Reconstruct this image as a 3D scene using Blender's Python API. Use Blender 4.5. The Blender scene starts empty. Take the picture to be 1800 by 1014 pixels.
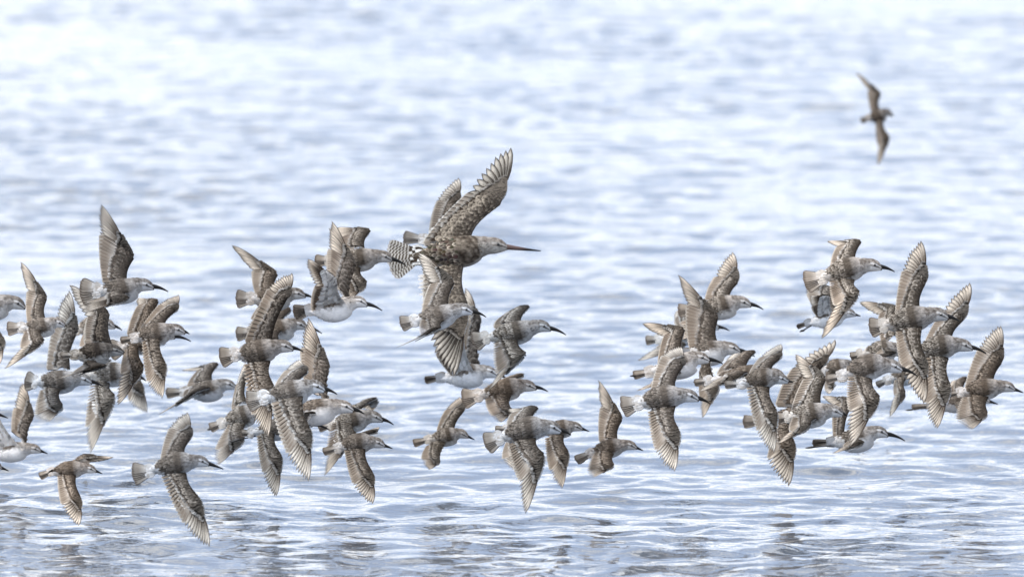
import bpy, math, random
import numpy as np
from mathutils import Vector, Matrix

random.seed(7)
scene = bpy.context.scene
C = scene.collection

# ---------------------------------------------------------------- camera, sky, sun, exposure
FOV = math.radians(6.0)
PITCH = math.radians(4.0)
CAM_H = 2.03
cam_d = bpy.data.cameras.new('camera')
cam = bpy.data.objects.new('camera', cam_d)
C.objects.link(cam)
cam.location = (0, 0, CAM_H)
cam.rotation_euler = (math.radians(90) - PITCH, 0, 0)
cam_d.sensor_width = 36
cam_d.angle = FOV
cam_d.clip_start = 0.5
cam_d.clip_end = 20000
cam_d.dof.use_dof = True
cam_d.dof.focus_distance = 21.8
cam_d.dof.aperture_fstop = (cam_d.lens / 1000.0) / 0.052
scene.camera = cam

SUN_EL, SUN_AZ = math.radians(56), math.radians(246)      # high, behind the camera's left shoulder
world = bpy.data.worlds.new('World')
scene.world = world
world.use_nodes = True
nt = world.node_tree
nt.nodes.clear()
w_out = nt.nodes.new('ShaderNodeOutputWorld')
w_bg = nt.nodes.new('ShaderNodeBackground')
w_bg.inputs['Strength'].default_value = 0.12
sky = nt.nodes.new('ShaderNodeTexSky')
sky.sky_type = 'NISHITA'
sky.sun_disc = False
sky.sun_elevation = SUN_EL
sky.sun_rotation = SUN_AZ
sky.dust_density = 2.5
# a thin broken overcast over the blue, brighter and whiter where the cloud is thick
w_tc = nt.nodes.new('ShaderNodeTexCoord')
w_map = nt.nodes.new('ShaderNodeMapping')
w_map.inputs['Scale'].default_value = (1.0, 1.0, 7.0)
w_map.inputs['Location'].default_value = (3.3, 3.3, 0)
w_noise = nt.nodes.new('ShaderNodeTexNoise')
w_noise.inputs['Scale'].default_value = 3.4
w_noise.inputs['Detail'].default_value = 3
w_noise.inputs['Roughness'].default_value = 0.55
w_ramp = nt.nodes.new('ShaderNodeValToRGB')                 # grey-blue undersides, white sunlit gaps
w_ramp.color_ramp.elements[0].position = 0.502
w_ramp.color_ramp.elements[0].color = (.385, .48, .67, 1)
w_ramp.color_ramp.elements[1].position = 0.530
w_ramp.color_ramp.elements[1].color = (1, 1, 1, 1)
w_gain = nt.nodes.new('ShaderNodeVectorMath')
w_gain.operation = 'SCALE'
w_gain.inputs['Scale'].default_value = 18.2
w_mix = nt.nodes.new('ShaderNodeMix')
w_mix.data_type = 'RGBA'
w_mix.inputs[0].default_value = .85
nt.links.new(w_tc.outputs['Generated'], w_map.inputs['Vector'])
nt.links.new(w_map.outputs[0], w_noise.inputs['Vector'])
nt.links.new(w_noise.outputs['Fac'], w_ramp.inputs['Fac'])
nt.links.new(w_ramp.outputs['Color'], w_gain.inputs[0])
nt.links.new(w_gain.outputs[0], w_mix.inputs[7])
nt.links.new(sky.outputs[0], w_mix.inputs[6])
nt.links.new(w_mix.outputs[2], w_bg.inputs['Color'])
nt.links.new(w_bg.outputs[0], w_out.inputs['Surface'])

sun_d = bpy.data.lights.new('sun', 'SUN')
sun_d.energy = 2.9
sun_d.angle = math.radians(6)
sun_d.color = (1.0, 0.96, 0.9)
sun = bpy.data.objects.new('sun', sun_d)
C.objects.link(sun)
sdir = Vector((math.sin(SUN_AZ) * math.cos(SUN_EL), math.cos(SUN_AZ) * math.cos(SUN_EL), math.sin(SUN_EL)))
sun.rotation_euler = sdir.to_track_quat('Z', 'Y').to_euler()

scene.view_settings.view_transform = 'Standard'
scene.view_settings.look = 'None'
scene.view_settings.gamma = 1
scene.view_settings.exposure = 0.02
scene.view_settings.use_curve_mapping = False
scene.cycles.max_bounces = 6
scene.cycles.caustics_reflective = False
scene.cycles.caustics_refractive = False

# ---------------------------------------------------------------- materials
def new_mat(name):
    m = bpy.data.materials.new(name)
    m.use_nodes = True
    n = m.node_tree
    b = n.nodes['Principled BSDF']
    return m, n, b

def N(n, t, **kw):
    x = n.nodes.new(t)
    for k, v in kw.items():
        setattr(x, k, v)
    return x

def math_node(n, op, a, b=None, clamp=False):
    x = n.nodes.new('ShaderNodeMath')
    x.operation = op
    x.use_clamp = clamp
    for i, v in enumerate((a, b)):
        if v is None:
            continue
        if isinstance(v, (int, float)):
            x.inputs[i].default_value = v
        else:
            n.links.new(v, x.inputs[i])
    return x.outputs[0]

def mix_col(n, fac, a, b, blend='MIX'):
    x = n.nodes.new('ShaderNodeMix')
    x.data_type = 'RGBA'
    x.blend_type = blend
    for i, v in ((0, fac), (6, a), (7, b)):
        if isinstance(v, (int, float)):
            x.inputs[i].default_value = v
        elif isinstance(v, tuple):
            x.inputs[i].default_value = v
        else:
            n.links.new(v, x.inputs[i])
    return x.outputs[2]

def ramp(n, fac, stops):
    r = n.nodes.new('ShaderNodeValToRGB')
    e = r.color_ramp.elements
    while len(e) < len(stops):
        e.new(0.5)
    for i, (p, c) in enumerate(stops):
        e[i].position = p
        e[i].color = (c, c, c, 1) if isinstance(c, (int, float)) else (c[0], c[1], c[2], 1)
    n.links.new(fac, r.inputs[0])
    return r.outputs[0]

def plumage_material(name, scale=(110, 260, 260), lo=.42, hi=1.62, bump=.7, through=0):
    """Body and covert plumage: the vertex colour of each feather, broken up by fine streaks."""
    m, n, b = new_mat(name)
    at = N(n, 'ShaderNodeAttribute', attribute_name='Col')
    oi = N(n, 'ShaderNodeObjectInfo')
    tc = N(n, 'ShaderNodeTexCoord')
    mp = N(n, 'ShaderNodeMapping')
    mp.inputs['Scale'].default_value = scale
    n.links.new(tc.outputs['Object'], mp.inputs['Vector'])
    no = N(n, 'ShaderNodeTexNoise')
    no.inputs['Scale'].default_value = 1
    no.inputs['Detail'].default_value = 4
    no.inputs['Roughness'].default_value = .7
    n.links.new(mp.outputs[0], no.inputs['Vector'])
    f = ramp(n, no.outputs['Fac'], [(.32, lo), (.68, hi)])
    bw = N(n, 'ShaderNodeRGBToBW')
    n.links.new(at.outputs['Color'], bw.inputs[0])
    calm = ramp(n, bw.outputs[0], [(.25, 0), (.6, .85)])
    f = mix_col(n, calm, f, (1, 1, 1, 1))
    c = mix_col(n, 1.0, at.outputs['Color'], f, 'MULTIPLY')
    c = mix_col(n, 1.0, c, oi.outputs['Color'], 'MULTIPLY')
    n.links.new(c, b.inputs['Base Color'])
    b.inputs['Roughness'].default_value = .8
    b.inputs['Specular IOR Level'].default_value = .08
    bp = N(n, 'ShaderNodeBump')
    bp.inputs['Strength'].default_value = bump
    bp.inputs['Distance'].default_value = .001
    n.links.new(no.outputs['Fac'], bp.inputs['Height'])
    n.links.new(bp.outputs[0], b.inputs['Normal'])
    if through:
        tr = N(n, 'ShaderNodeBsdfTranslucent')
        n.links.new(c, tr.inputs['Color'])
        ms = N(n, 'ShaderNodeMixShader')
        ms.inputs[0].default_value = through
        n.links.new(b.outputs[0], ms.inputs[1])
        n.links.new(tr.outputs[0], ms.inputs[2])
        n.links.new(ms.outputs[0], n.nodes['Material Output'].inputs['Surface'])
    return m

def feather_material(name, vane, rim, tipc, rimpos, tip_start, shaft=(.55, .5, .42), barred=None, base=None, lead_dark=0.0, base_to=(.25, .6)):
    """A flight feather: vane, darker rim and tip, pale shaft, fine barbs; some light passes through the vane."""
    m, n, b = new_mat(name)
    uv = N(n, 'ShaderNodeUVMap')
    uv.uv_map = 'UVMap'
    sp = N(n, 'ShaderNodeSeparateXYZ')
    n.links.new(uv.outputs[0], sp.inputs[0])
    u, v = sp.outputs[0], sp.outputs[1]              # u -1..1 across stored as 0..1, v 0..1 along
    ux = math_node(n, 'SUBTRACT', math_node(n, 'MULTIPLY', u, 2.0), 1.0)
    au = math_node(n, 'ABSOLUTE', ux)
    oi = N(n, 'ShaderNodeObjectInfo')
    # barbs run out from the shaft at a slant
    ph = math_node(n, 'ADD', math_node(n, 'MULTIPLY', v, 260.0), math_node(n, 'MULTIPLY', au, -40.0))
    barbs = math_node(n, 'MULTIPLY', math_node(n, 'SINE', ph), .5)
    no = N(n, 'ShaderNodeTexNoise')
    no.inputs['Scale'].default_value = 9
    no.inputs['Detail'].default_value = 4
    cv = N(n, 'ShaderNodeCombineXYZ')
    n.links.new(math_node(n, 'ADD', ux, math_node(n, 'MULTIPLY', oi.outputs['Random'], 37.0)), cv.inputs[0])
    n.links.new(math_node(n, 'MULTIPLY', v, 2.2), cv.inputs[1])
    n.links.new(cv.outputs[0], no.inputs['Vector'])
    wob = math_node(n, 'MULTIPLY', math_node(n, 'SUBTRACT', no.outputs['Fac'], .5), .7)
    col = (vane[0], vane[1], vane[2], 1)
    if base is not None:
        bf = ramp(n, math_node(n, 'ADD', v, wob), [(base_to[0], 0), (base_to[1], 1)])
        col = mix_col(n, bf, (*base, 1), col)
    if barred is not None:
        s = math_node(n, 'SINE', math_node(n, 'ADD', math_node(n, 'ADD', math_node(n, 'MULTIPLY', v, 58.0), math_node(n, 'MULTIPLY', oi.outputs['Random'], 2.6)), math_node(n, 'MULTIPLY', au, -3.5)))
        bf = ramp(n, math_node(n, 'ADD', math_node(n, 'MULTIPLY', s, .5), math_node(n, 'ADD', wob, .5)), [(.42, 0), (.55, 1)])
        col = mix_col(n, bf, col, (*barred, 1))
    e = ramp(n, math_node(n, 'ADD', au, math_node(n, 'MULTIPLY', wob, .35)), [(rimpos, 0), (min(1, rimpos + .14), 1)])
    col = mix_col(n, e, col, (*rim, 1))
    if lead_dark:
        ld = ramp(n, ux, [(.30, 0), (.42, lead_dark)])
        col = mix_col(n, ld, col, (*tipc, 1))
    t = ramp(n, math_node(n, 'ADD', v, math_node(n, 'MULTIPLY', au, .10)), [(tip_start, 0), (1.0, 1)])
    col = mix_col(n, t, col, (*tipc, 1))
    sh = ramp(n, math_node(n, 'ABSOLUTE', math_node(n, 'SUBTRACT', ux, .25)), [(.03, 1), (.09, 0)])
    col = mix_col(n, math_node(n, 'MULTIPLY', sh, .7), col, (*shaft, 1))
    vr = math_node(n, 'ADD', math_node(n, 'ADD', math_node(n, 'MULTIPLY', oi.outputs['Random'], .3), .85),
                   math_node(n, 'ADD', math_node(n, 'MULTIPLY', wob, .5), math_node(n, 'MULTIPLY', barbs, .12)))
    col = mix_col(n, 1.0, col, vr, 'MULTIPLY')
    col = mix_col(n, 1.0, col, oi.outputs['Color'], 'MULTIPLY')
    n.links.new(col, b.inputs['Base Color'])
    b.inputs['Roughness'].default_value = .6
    b.inputs['Specular IOR Level'].default_value = .15
    tr = N(n, 'ShaderNodeBsdfTranslucent')
    n.links.new(col, tr.inputs['Color'])
    ms = N(n, 'ShaderNodeMixShader')
    ms.inputs[0].default_value = .48
    n.links.new(b.outputs[0], ms.inputs[1])
    n.links.new(tr.outputs[0], ms.inputs[2])
    n.links.new(ms.outputs[0], n.nodes['Material Output'].inputs['Surface'])
    return m

def plain_material(name, col, rough, spec=.5, attr=False):
    m, n, b = new_mat(name)
    if attr:
        at = N(n, 'ShaderNodeAttribute', attribute_name='Col')
        n.links.new(at.outputs['Color'], b.inputs['Base Color'])
    else:
        no = N(n, 'ShaderNodeTexNoise')
        no.inputs['Scale'].default_value = 300
        n.links.new(ramp(n, no.outputs['Fac'], [(.3, tuple(x * .8 for x in col)), (.7, tuple(x * 1.2 for x in col))]), b.inputs['Base Color'])
    b.inputs['Roughness'].default_value = rough
    b.inputs['Specular IOR Level'].default_value = spec
    return m

MAT = {
    'plumage': plumage_material('plumage'),
    'wing_plumage': plumage_material('wing_plumage', lo=.35, hi=1.75, through=.3),
    'bill': plain_material('bill_horn', (.02, .018, .016), .45, .25, attr=True),
    'eye': plain_material('eye_wet', (.008, .006, .005), .08, .8),
    'leg': plain_material('leg_skin', (.02, .019, .018), .5),
    'primary': feather_material('primary_vane', (.90, .81, .69), (.085, .066, .05), (.06, .046, .036), .68, .83,
                                base=(.13, .097, .072), base_to=(.36, .74), lead_dark=.30, shaft=(.75, .68, .58)),
    'secondary': feather_material('secondary_vane', (.33, .27, .215), (.035, .027, .02), (.60, .55, .48), .72, .93,
                                  base=(.68, .63, .57), lead_dark=.0),
    'tail': feather_material('tail_vane', (.38, .335, .285), (.06, .048, .038), (.13, .10, .08), .66, .86, base=(.66, .63, .59)),
    'primary_dark': feather_material('godwit_primary_vane', (.66, .57, .46), (.06, .046, .036), (.055, .043, .034), .66, .84,
                                     base=(.10, .08, .062), base_to=(.4, .75), lead_dark=.5),
    'barred': feather_material('barred_vane', (.60, .55, .48), (.55, .5, .44), (.5, .45, .4), .93, .96,
                               barred=(.105, .078, .056)),
}

# ---------------------------------------------------------------- the water: one sheet to the horizon
def spaced(lo, hi, step, growth, far):
    a = list(np.arange(lo, hi, step))
    s = step
    x = a[-1]
    while x < far:
        s *= growth
        x += s
        a.append(x)
    s = step
    x = lo
    b = []
    while x > -far:
        s *= growth
        x -= s
        b.append(x)
    return np.array(b[::-1] + a)

def build_water():
    xs = spaced(-4.6, 4.6, 0.0155, 1.35, 9000)
    ys = [8.0]
    y = 17.5
    near = [y]
    while y < 62:
        y += 0.0155 * (y / 20.0) ** 1.2
        near.append(y)
    s = y - near[-2]
    out = []
    while y < 12000:
        s *= 1.3
        y += s
        out.append(y)
    s = 0.02
    y = 17.5
    pre = []
    while y > -9000:
        s *= 1.35
        y -= s
        pre.append(y)
    ys = np.array(pre[::-1] + near + out)
    X, Y = np.meshgrid(xs, ys)
    Z = np.zeros_like(X)
    rng = np.random.RandomState(11)
    dist = np.clip(Y, 15, 60)
    stepx = 0.0145 * np.ones_like(X)
    stepy = 0.0155 * (dist / 20.0) ** 1.2
    waves = []
    # long, mid and short ripples, crests mostly across the view, a light breeze from the left
    for k in range(130):
        lam = 0.046 * (0.85 / 0.046) ** (k / 129.0) * rng.uniform(.9, 1.1)
        sl = 0.0112 * (.50 + 0.75 * math.exp(-((math.log(lam / .17)) ** 2) / .7))
        ang = rng.uniform(0, math.pi) if lam < .42 else math.radians(80) + rng.normal(0, .7)
        waves.append((lam, sl, ang, rng.uniform(0, 2 * math.pi)))
    # gusts: patches of livelier and calmer water
    G = np.zeros_like(X)
    for k in range(14):
        lam = rng.uniform(1.2, 7.0)
        a = rng.uniform(0, math.pi)
        G += .6 * np.sin(2 * math.pi * (X * math.cos(a) * 1.0 + Y * math.sin(a) * .6) / lam + rng.uniform(0, 6.28))
    G = np.clip(1.0 + 0.14 * G, .5, 1.6)
    # slight warp of the phases so that no crest runs dead straight
    WX = X + .05 * np.sin(2.1 * Y + 1.3 * X) + .03 * np.sin(5.3 * X - 3.1 * Y)
    WY = Y + .06 * np.sin(1.7 * X - 1.1 * Y) + .035 * np.sin(4.1 * X + 5.9 * Y)
    for lam, sl, ang, ph in waves:
        kk = 2 * math.pi / lam
        amp = sl / kk
        fade = np.clip((lam / (2.6 * stepy) - .6) / .6, 0, 1)
        Z += amp * fade * np.sin(kk * (WX * math.cos(ang) + WY * math.sin(ang)) + ph)
    # sharpen the crests a little
    Z = Z * G
    edge = np.clip((5.4 - np.abs(X)) / .9, 0, 1) * np.clip((Y - 16.8) / 1.0, 0, 1) * np.clip((75 - Y) / 10, 0, 1)
    Z = Z * edge
    ny, nx = X.shape
    me = bpy.data.meshes.new('water')
    co = np.stack([X.ravel(), Y.ravel(), Z.ravel()], 1).astype(np.float32)
    me.vertices.add(nx * ny)
    me.vertices.foreach_set('co', co.ravel())
    idx = np.arange(nx * ny).reshape(ny, nx)
    q = np.stack([idx[:-1, :-1].ravel(), idx[:-1, 1:].ravel(), idx[1:, 1:].ravel(), idx[1:, :-1].ravel()], 1).astype(np.int32)
    nf = len(q)
    me.loops.add(nf * 4)
    me.loops.foreach_set('vertex_index', q.ravel())
    me.polygons.add(nf)
    me.polygons.foreach_set('loop_start', (np.arange(nf) * 4).astype(np.int32))
    me.polygons.foreach_set('use_smooth', np.ones(nf, dtype=bool))
    me.update(calc_edges=True)
    m, n, b = new_mat('sea_water')
    b.inputs['Base Color'].default_value = (.085, .097, .115, 1)
    b.inputs['Roughness'].default_value = .015
    b.inputs['IOR'].default_value = 1.33
    b.inputs['Specular IOR Level'].default_value = .5
    tc = N(n, 'ShaderNodeTexCoord')
    no = N(n, 'ShaderNodeTexNoise')
    no.inputs['Scale'].default_value = 17
    no.inputs['Detail'].default_value = 3
    no.inputs['Distortion'].default_value = .6
    mp = N(n, 'ShaderNodeMapping')
    mp.inputs['Scale'].default_value = (1.0, 1.5, 1.0)
    mp.inputs['Rotation'].default_value = (0, 0, .2)
    n.links.new(tc.outputs['Object'], mp.inputs[0])
    n.links.new(mp.outputs[0], no.inputs['Vector'])
    bp = N(n, 'ShaderNodeBump')
    bp.inputs['Strength'].default_value = .35
    bp.inputs['Distance'].default_value = .004
    n.links.new(no.outputs['Fac'], bp.inputs['Height'])
    n.links.new(bp.outputs[0], b.inputs['Normal'])
    me.materials.append(m)
    o = bpy.data.objects.new('water', me)
    o['kind'] = 'structure'
    C.objects.link(o)

build_water()

# ---------------------------------------------------------------- from the flock to metres
FW = Vector((0, math.cos(PITCH), -math.sin(PITCH)))
UP = Vector((0, math.sin(PITCH), math.cos(PITCH)))
RT = Vector((1, 0, 0))
FK = 900 / math.tan(FOV / 2)
CAMP = Vector((0, 0, CAM_H))

def at(px, py, d):
    """The point at distance d that the photograph shows at (px, py)."""
    return CAMP + d * (FW + RT * ((px - 900) / FK) - UP * ((py - 507) / FK))

# ---------------------------------------------------------------- small geometry helpers
def lerp(a, b, t):
    return a + (b - a) * t

def catmull(pts, t):
    n = len(pts) - 1
    i = min(int(t), n - 1)
    f = t - i
    p1, p2 = pts[i], pts[i + 1]
    p0 = pts[i - 1] if i > 0 else p1 * 2 - p2
    p3 = pts[i + 2] if i + 2 <= n else p2 * 2 - p1
    return 0.5 * ((2 * p1) + (p2 - p0) * f + (2 * p0 - 5 * p1 + 4 * p2 - p3) * f * f + (3 * p1 - p0 - 3 * p2 + p3) * f ** 3)

def interp(tab, t):
    if t <= tab[0][0]:
        return tab[0][1]
    for (a, x), (b, y) in zip(tab, tab[1:]):
        if t <= b:
            f = (t - a) / (b - a)
            if isinstance(x, tuple):
                return tuple(p + (q - p) * f for p, q in zip(x, y))
            return x + (y - x) * f
    return tab[-1][1]

def cmix(a, b, t):
    t = max(0, min(1, t))
    return tuple(x + (y - x) * t for x, y in zip(a, b))

class Part:
    """Collects vertices in world space with a colour each, then links them as one mesh under its parent."""
    def __init__(self):
        self.v, self.f, self.c = [], [], []
    def add(self, p, c=(1, 1, 1)):
        self.v.append(p)
        self.c.append(c)
        return len(self.v) - 1
    def build(self, name, mat, parent, pm, origin=None, smooth=True, color=None):
        """pm: world matrix of the parent. Returns (object, its world matrix)."""
        wm = pm.copy()
        if origin is not None:
            wm.translation = origin
        inv = wm.inverted()
        me = bpy.data.meshes.new(name)
        me.from_pydata([inv @ p for p in self.v], [], self.f)
        ca = me.color_attributes.new('Col', 'FLOAT_COLOR', 'POINT')
        ca.data.foreach_set('color', [x for c in self.c for x in (c[0], c[1], c[2], 1.0)])
        if smooth:
            me.polygons.foreach_set('use_smooth', [True] * len(me.polygons))
        me.materials.append(mat)
        me.update()
        o = bpy.data.objects.new(name, me)
        C.objects.link(o)
        o.parent = parent
        o.matrix_local = pm.inverted() @ wm
        if color:
            o.color = (*color, 1)
        return o, wm

def feather_mesh(name, mat, prof, curve, shaft):
    """One feather, 1 long, half-width 1, shared by all feathers of its kind."""
    vs, fs, uvs = [], [], []
    xs = (-1, -.5, 0, .5, 1)
    ysn = (0, .12, .35, .6, .8, .93, 1.0)
    for y in ysn:
        w = interp(prof, y)
        for x in xs:
            vs.append(((x * w - shaft * (1 - y) * .3) - curve * y * y * 1.0 + curve * y, y - abs(x) * .02 * (1 if y > .9 else 0), -.22 * x * x * w + .05))
            uvs.append(((x + 1) / 2, y))
    for j in range(len(ysn) - 1):
        for i in range(4):
            a = j * 5 + i
            fs.append((a, a + 1, a + 6, a + 5))
    me = bpy.data.meshes.new(name)
    me.from_pydata(vs, [], fs)
    uvl = me.uv_layers.new(name='UVMap')
    for lp in me.loops:
        uvl.data[lp.index].uv = uvs[lp.vertex_index]
    me.polygons.foreach_set('use_smooth', [True] * len(me.polygons))
    me.materials.append(mat)
    me.update()
    return me

PP = [(0, .5), (.12, .9), (.35, 1.1), (.6, 1.0), (.8, .78), (.93, .42), (1, .05)]
PS = [(0, .5), (.12, .8), (.35, 1.0), (.6, 1.0), (.8, 1.0), (.93, .86), (1, .4)]
FE = {
    'primary': feather_mesh('primary_feather', MAT['primary'], PP, 1.1, .3),
    'secondary': feather_mesh('secondary_feather', MAT['secondary'], PS, .5, 0),
    'tail': feather_mesh('tail_feather', MAT['tail'], PS, 0, 0),
    'primary_dark': feather_mesh('primary_feather', MAT['primary_dark'], PP, .9, .3),
    'barred': feather_mesh('tail_feather', MAT['barred'], PS, 0, 0),
    'secondary_barred': feather_mesh('secondary_feather', MAT['barred'], PS, .5, 0),
}

def place_feather(kind, name, parent, pm, root, tip, half, nrm, mirror, tint):
    y = tip - root
    L = y.length
    yd = y / L
    nrm = (nrm - yd * nrm.dot(yd)).normalized()
    x = yd.cross(nrm).normalized() * half
    if mirror:
        x = -x
    z = nrm * half
    m = Matrix(((x.x, y.x, z.x, root.x), (x.y, y.y, z.y, root.y), (x.z, y.z, z.z, root.z), (0, 0, 0, 1)))
    o = bpy.data.objects.new(name, FE[kind])
    C.objects.link(o)
    o.parent = parent
    o.matrix_local = pm.inverted() @ m
    o.color = (*tint, 1)
    return o

def add_scale(P, root, d, side, nrm, L, w, cin, cout, lift=.12, rim_from=.5):
    """One small covert feather: a rounded leaf, raised at its free end, with a rim of its own colour."""
    n0 = P.add(root, cin)
    c = P.add(root + d * L * .55 + nrm * L * lift, cin)
    pts = []
    for a, b, h in ((.28, .42, .25), (.62, .5, .55), (.9, .3, .85), (1.0, 0, 1.0), (.9, -.3, .85), (.62, -.5, .55), (.28, -.42, .25)):
        k = cout if a > rim_from else (cmix(cin, cout, .5) if rim_from < .8 else cin)
        pts.append(P.add(root + d * L * a + side * w * b + nrm * L * lift * h * .8, k))
    P.f.append((n0, pts[0], c))
    for i in range(6):
        P.f.append((pts[i], pts[i + 1], c))
    P.f.append((pts[6], n0, c))

# ---------------------------------------------------------------- colours of the plumages (albedo)
PAL = {
    'grey':  dict(back=(.094, .078, .064), rim=(.36, .32, .275), head=(.34, .32, .30), crown=(.075, .06, .048), belly=(.78, .78, .78),
                  dark=(.011, .0085, .0065), bar=(.80, .78, .74), under=(.86, .85, .83), lesser=(.024, .018, .0135), rump=(.66, .66, .66), mantle_rim=.6),
    'brown': dict(back=(.086, .067, .051), rim=(.38, .32, .26), head=(.31, .285, .26), crown=(.08, .062, .048), belly=(.74, .74, .73),
                  dark=(.011, .008, .006), bar=(.76, .72, .66), under=(.82, .80, .77), lesser=(.023, .0165, .012), rump=(.66, .65, .64), mantle_rim=.55),
    'dark':  dict(back=(.028, .022, .018), rim=(.19, .155, .12), head=(.12, .105, .09), crown=(.05, .042, .036), belly=(.5, .48, .45),
                  dark=(.025, .021, .018), bar=(.4, .36, .31), under=(.35, .32, .29), lesser=(.04, .034, .029), rump=(.4, .37, .33), mantle_rim=.6),
    'speck': dict(back=(.080, .067, .054), rim=(.48, .44, .385), head=(.34, .32, .30), crown=(.08, .065, .052), belly=(.72, .72, .71),
                  dark=(.011, .0085, .0065), bar=(.76, .74, .7), under=(.76, .74, .72), lesser=(.027, .021, .016), rump=(.6, .58, .55), mantle_rim=.9),
    'godwit': dict(back=(.048, .034, .024), rim=(.50, .41, .31), head=(.30, .265, .225), crown=(.13, .10, .08), belly=(.42, .38, .33),
                   dark=(.04, .031, .025), bar=(.62, .56, .48), under=(.5, .45, .4), lesser=(.06, .048, .038), rump=(.7, .66, .6), mantle_rim=1.0),
}

# radius of the body along the spine (spine points: vent, breast, neck, head, bill base)
PROF = [(0, .10), (.15, .24), (.35, .47), (.6, .80), (.85, .985), (1.0, 1.0), (1.3, .97), (1.6, .87), (1.85, .755), (2.1, .65), (2.4, .565),
        (2.7, .525), (2.95, .515), (3.15, .49), (3.4, .42), (3.65, .31), (3.85, .2), (4.0, .12)]

def build_bird(b):
    D, g, pal = b['D'], b['g'], PAL[b['pal']]
    name = 'godwit' if b['pal'] == 'godwit' else ('stint' if g < .84 else 'sandpiper')
    ppm = FK / D
    tint = b['tint']
    rnd = random.Random(hash(tuple(int(q) for q in b['hd'] + b['bt'])) & 0xffff)
    k_yaw = math.tan(math.radians(b['yaw']))
    bx = b['br'][0]
    def zb(p):                                       # how far towards the camera a point of the body lies
        return (p[0] - bx) / ppm * k_yaw
    def W3(p, z):
        return at(p[0], p[1], D - z)
    ru, br, hd, bt, tt = (W3(b[k], zb(b[k])) for k in ('ru', 'br', 'hd', 'bt', 'tt'))
    Rb = .0266 * g * b['fat']
    axis = (br - ru).normalized()
    roll, hroll = math.radians(b['roll']), math.radians(b['hroll'])
    def dorsal(ax, r):
        d = UP * math.cos(r) - FW * math.sin(r)
        return (d - ax * d.dot(ax)).normalized()
    dv = dorsal(axis, roll)
    side = axis.cross(dv)                            # the bird's right
    M = Matrix.Identity(4)
    for i in range(3):
        M[i][0], M[i][1], M[i][2] = axis[i], -side[i], dv[i]
    M.translation = br
    root = bpy.data.objects.new(name, None)
    root.empty_display_size = .05
    root.matrix_world = M
    C.objects.link(root)
    root['label'] = b['label']
    root['category'] = 'bird'
    root['group'] = 'waders flying low over the water'

    # ---- plumage colour at t along the spine, cu = 1 on the back and -1 on the belly
    def bcol(t, cu):
        nse = rnd.uniform(-1, 1)
        vee = .24 + .24 * (1 - max(0, cu)) ** .7         # the mantle ends in a point over the pale rump
        if t < vee and cu > -.25:
            c = cmix(pal['rump'], pal['rim'], .25 + .3 * nse)
            if name == 'stint' and cu > .7:
                c = pal['dark']
            if name == 'godwit':
                c = cmix(pal['rump'], pal['back'], .5 + .5 * nse)
        elif t < 2.0:
            edge = -.12 + .06 * nse
            c = cmix(pal['belly'], pal['back'], (cu - edge) / .18 + .5)
            if t > 1.25:                                 # grey wash of breast and neck
                wash = cmix(pal['head'], pal['belly'], .35 if cu < 0 else 0)
                c = cmix(c, cmix(wash, pal['crown'], .15 + .28 * nse), (t - 1.2) / .6 * (1 if cu > -.75 else .55))
        elif t < 3.9:
            c = cmix(pal['head'], pal['belly'], max(0, -cu * 1.1 + .12 * (t > 2.6)))
            c = cmix(c, pal['crown'], max(0, .13 + .24 * nse))
            if cu > .62:
                c = cmix(pal['crown'], pal['head'], .35 + .3 * nse)
            elif cu > .36 and 2.75 < t:                  # brow stripe
                c = cmix(pal['belly'], pal['head'], .2)
            elif -.08 < cu < .30 and t > 3.1:            # dark line from bill to eye
                c = cmix(pal['crown'], pal['dark'], .4)
            elif -.02 < cu < .25 and 2.6 < t <= 3.1:
                c = cmix(pal['head'], pal['crown'], .5)
            elif cu < -.1 and t > 2.7:
                c = cmix(pal['belly'], pal['head'], .15)
        else:
            c = pal['crown']
        if name == 'godwit' and t < 2.0 and cu > -.5:
            c = cmix(pal['back'], pal['rim'], .12 + .25 * nse)
        return tuple(x * (1 + .10 * nse) for x in c)

    # ---- body: one continuous surface from vent to bill base
    Rh = Rb * .47
    hax = (bt - hd).normalized()
    bb = hd + hax * Rh * 1.75 - dorsal(hax, hroll) * Rh * .12
    rr = lerp(ru, tt, .38)
    neck = lerp(br, hd, .60) + dorsal(axis, roll) * Rb * .10
    pts = [rr, br, neck, hd, bb]
    P = Part()
    NS, rings = 22, []
    ts = [0, .08, .18, .28, .4, .52, .64, .76, .88, 1, 1.12, 1.25, 1.38, 1.5, 1.62, 1.75, 1.88, 2.0, 2.14, 2.28, 2.42, 2.56, 2.7, 2.84, 2.96, 3.06, 3.16, 3.26, 3.38, 3.5, 3.62, 3.74, 3.86, 3.94, 4]
    frames = []
    for t in ts:
        p = catmull(pts, t)
        q = catmull(pts, min(4, t + .02)) - catmull(pts, max(0, t - .02))
        ax = q.normalized()
        rl = roll + (hroll - roll) * max(0, min(1, (t - 1.2) / 1.6))
        d = dorsal(ax, rl)
        s = ax.cross(d)
        r = interp(PROF, t) * Rb
        frames.append((t, p, ax, d, s, r))
        ring = []
        for k in range(NS):
            a = 2 * math.pi * k / NS
            cu, su = math.cos(a), math.sin(a)        # cu>0: dorsal
            sx = .90 if t < 2 else .84
            belly_full = 1.06 if t < 1.9 and cu < 0 else 1.0
            pos = p + d * cu * r * belly_full * (1 if cu < 0 or t > 2.2 else .93) + s * su * r * sx
            if t > 2.5 and t < 3.3 and cu > .3:      # crown a little flatter, brow over the eye
                pos -= d * r * .05
            ring.append(P.add(pos, bcol(t, cu)))
        rings.append(ring)
    for ra, rb in zip(rings, rings[1:]):
        for k in range(NS):
            P.f.append((ra[k], ra[(k + 1) % NS], rb[(k + 1) % NS], rb[k]))
    P.f.append(tuple(rings[0]))
    P.f.append(tuple(reversed(rings[-1])))
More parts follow.
